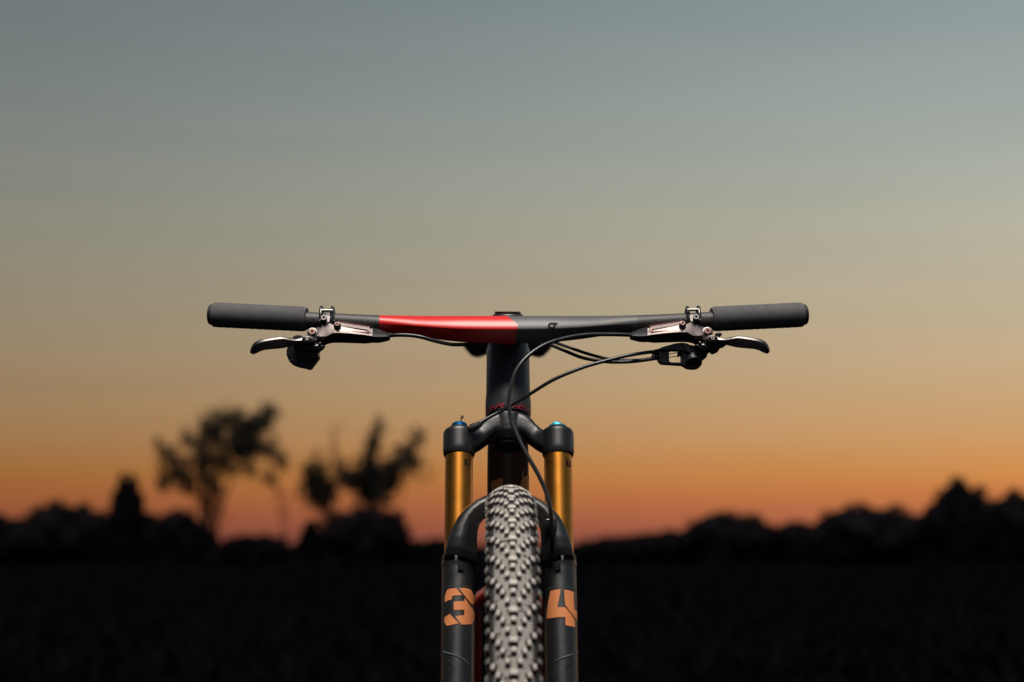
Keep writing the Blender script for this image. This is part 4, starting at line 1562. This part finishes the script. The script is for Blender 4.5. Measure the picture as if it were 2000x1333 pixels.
ht0 = SA(t_hb + .03)
BB = (0, .74, .335)
dt_pts = [(0, ht0.y + .012, ht0.z - .008, .0245, .022), (0, .33, .765, .0268, .026), (0, .42, .655, .0272, .027), (0, .55, .53, .0280, .028), (0, .68, .40, .030, .028), (0, .735, .345, .031, .024)]
down_tube = frame_tube('down_tube', M['frame_gloss'], dt_pts, ex=2.3)
tt0 = SA(t_ht - .022)
frame_tube('top_tube', M['red_paint'], [(0, tt0.y + .012, tt0.z, .022, .020), (0, .50, .855, .020, .019), (0, .78, .78, .017, .015), (0, .845, .765, .015, .013)])
frame_tube('seat_tube', M['matte_paint'], [(0, .735, .345, .02, .02), (0, .79, .56, .0175, .0175), (0, .86, .80, .0175, .0175), (0, .872, .835, .0178, .0178)])
# seat post and saddle
frame_tube('seat_post', M['plastic'], [(0, .868, .82, .0158, .0158), (0, .905, .945, .0158, .0158)], k=2)
RAX = Vector(FR(0, 1.165, RT))
for s in (-1, 1):
    frame_tube('seat_stay', M['red_paint'], [(s * .016, .86, .615, .008, .010), (s * .028, .90, .595, .0085, .011), (s * .0475, .945, .578, .0058, .012), (s * .0480, .985, .545, .0058, .012), (s * .049, 1.06, .47, .0060, .011), (s * .056, 1.165, .370, .009, .012)])
    frame_tube('chain_stay', M['matte_paint'], [(s * .030, .76, .33, .010, .016), (s * .045, .86, .335, .009, .015), (s * .056, 1.0, .35, .009, .013), (s * .066, 1.165, .362, .008, .011)])


def saddle():
    mb = MB()
    rings = []
    for (y, hw, zt, drop) in [(.80, .012, .990, .010), (.806, .018, .999, .018), (.84, .020, 1.003, .020), (.90, .023, 1.003, .020), (.96, .038, 1.002, .024), (1.00, .058, 1.003, .029), (1.035, .071, 1.004, .030), (1.06, .074, 1.004, .030), (1.078, .066, 1.004, .028), (1.088, .040, 1.002, .018)]:
        r = []
        for j in range(17):
            u = -1 + j / 8
            r.append(FR(hw * u, y, zt - .010 * abs(u) ** 3))
        for u, w_ in ((.92, .62), (.80, .92), (.70, 1.0), (.50, .78), (.25, .45), (0, .35), (-.25, .45), (-.50, .78), (-.70, 1.0), (-.80, .92), (-.92, .62)):
            r.append(FR(hw * u, y + .002, zt - drop * w_))
        rings.append(r)
    mb.rings(rings)
    o = mb.build('saddle', M['saddle'], bike, True, 60)
    mb = MB()
    for s in (-1, 1):
        tube(mb, [FR(s * .010, .83, .985), FR(s * .022, .87, .965), FR(s * .022, .96, .962), FR(s * .032, 1.04, .985)], .0035, k=5, n=10)
    mb.build('saddle_rail', M['lever'], o)
    mb = MB()
    loft(mb, [tuple(FR(-.028, .912, .957)) + (.014, .010), tuple(FR(.028, .912, .957)) + (.014, .010)], k=2, n=14, ex=4)
    mb.build('seat_clamp', M['plastic'], o)
    return o


saddle()

# big orange letters painted on the down tube
def on_dt(px, py):
    """where the sight line meets the down tube's front"""
    best = None
    d = ray(px, py)
    a = Vector(FR(*dt_pts[1][:3])); b = Vector(FR(*dt_pts[2][:3]))
    ax = (b - a).normalized()
    return hit_cyl(px, py, a, ax, .0276)


def c4(X, Y): return (840 + X / 5.797, 770 + Y / 5.797)


print_on('lettering', M['orange_paint'], down_tube, [[c4(*p) for p in [(697, 985), (720, 975), (825, 943), (826, 1000), (826, 1120), (697, 1120)]],
                                                   [c4(*p) for p in [(1023, 1060), (1022, 1010), (1040, 965), (1070, 930), (1105, 915), (1140, 912), (1142, 1100), (1023, 1100)]]], cast_on(down_tube, .0008))

# rear wheel
rtyre = bpy.data.objects.new('rear_tyre', tyre_data); COL.objects.link(rtyre); rtyre.parent = bike; rtyre.location = RAX; rtyre.rotation_euler = (0, 0, R_(-0.55))
rt2 = bpy.data.objects.new('tread', rest_data); COL.objects.link(rt2); rt2.parent = rtyre; rt2['kind'] = 'stuff'
rrim = make_rim('rear_rim'); rrim.location = RAX; rrim.rotation_euler = (0, 0, R_(-0.55))
spoke_set(rrim, RAX, .055)
rh = make_hub('rear_hub', .070, RAX)
make_rotor('rear_brake_rotor', -.052, RAX, .08)
# cranks, chainring and pedals
mb = MB()
bbp = Vector(FR(*BB))
lathe(mb, [(-.046, .012), (-.046, .021), (.046, .021), (.046, .012)], bbp, (1, 0, 0), 32)
mb.build('bottom_bracket', M['plastic'], bike)
for s in (-1, 1):
    mb = MB()
    loft(mb, [(bbp.x + s * .062, bbp.y, bbp.z, .008, .017), (bbp.x + s * .067, bbp.y + s * .08, bbp.z, .0075, .013), (bbp.x + s * .074, bbp.y + s * .172, bbp.z, .007, .013)], n=16, ex=3)
    ck = mb.build('crank_arm', M['plastic'], bike)
    mb = MB()
    px_, py_ = bbp.x + s * .118, bbp.y + s * .172
    loft(mb, [(px_ - s * .034, py_, bbp.z, .024, .007), (px_ + s * .0, py_, bbp.z, .034, .008), (px_ + s * .034, py_, bbp.z, .026, .007)], n=16, ex=3)
    mb.build('pedal', M['alloy'], ck)
mb = MB()
n = 32
rr = []
for i in range(n * 4 + 1):
    a = 2 * math.pi * i / (n * 4)
    ro = .066 + .003 * (1 if i % 4 in (1, 2) else -1)
    rr.append([(bbp.x + .049, bbp.y + ro * math.cos(a), bbp.z + ro * math.sin(a)), (bbp.x + .052, bbp.y + ro * math.cos(a), bbp.z + ro * math.sin(a)),
               (bbp.x + .052, bbp.y + .05 * math.cos(a), bbp.z + .05 * math.sin(a)), (bbp.x + .049, bbp.y + .05 * math.cos(a), bbp.z + .05 * math.sin(a))])
mb.rings(rr, cap=False)
for i in range(4):
    a = i * math.pi / 2 + .4
    tube(mb, [(bbp.x + .0505, bbp.y + .015 * math.cos(a), bbp.z + .015 * math.sin(a)), (bbp.x + .0505, bbp.y + .055 * math.cos(a), bbp.z + .055 * math.sin(a))], .004, k=1, n=6)
mb.build('chainring', M['spoke'], bike)
mb = MB()
for r_, x_ in ((.088, .030), (.074, .034), (.062, .038), (.050, .042), (.040, .046)):
    lathe(mb, [(x_, r_), (x_ + .0018, r_), (x_ + .0018, .014), (x_, .014)], RAX, (1, 0, 0), 40)
mb.build('cassette', M['silver'], bike)
mb = MB()
ch = []
for i in range(13):
    a = math.pi / 2 + math.pi * i / 12
    ch.append((bbp.x + .0505, bbp.y + .067 * math.cos(a), bbp.z + .067 * math.sin(a)))
for i in range(13):
    a = -math.pi / 2 + math.pi * i / 12
    ch.append((RAX.x + .043, RAX.y + .052 * math.cos(a), RAX.z + .052 * math.sin(a)))
ch.append(ch[0])
tube(mb, ch, .0035, k=1, n=6)
mb.build('chain', M['spoke'], bike)
mb = MB()
loft(mb, [(RAX.x + .052, RAX.y + .01, RAX.z - .03, .010, .018), (RAX.x + .056, RAX.y - .01, RAX.z - .08, .008, .012), (RAX.x + .050, RAX.y - .04, RAX.z - .15, .006, .012)], n=14, up=(0, 1, 0), ex=3)
mb.build('rear_derailleur', M['plastic'], bike)
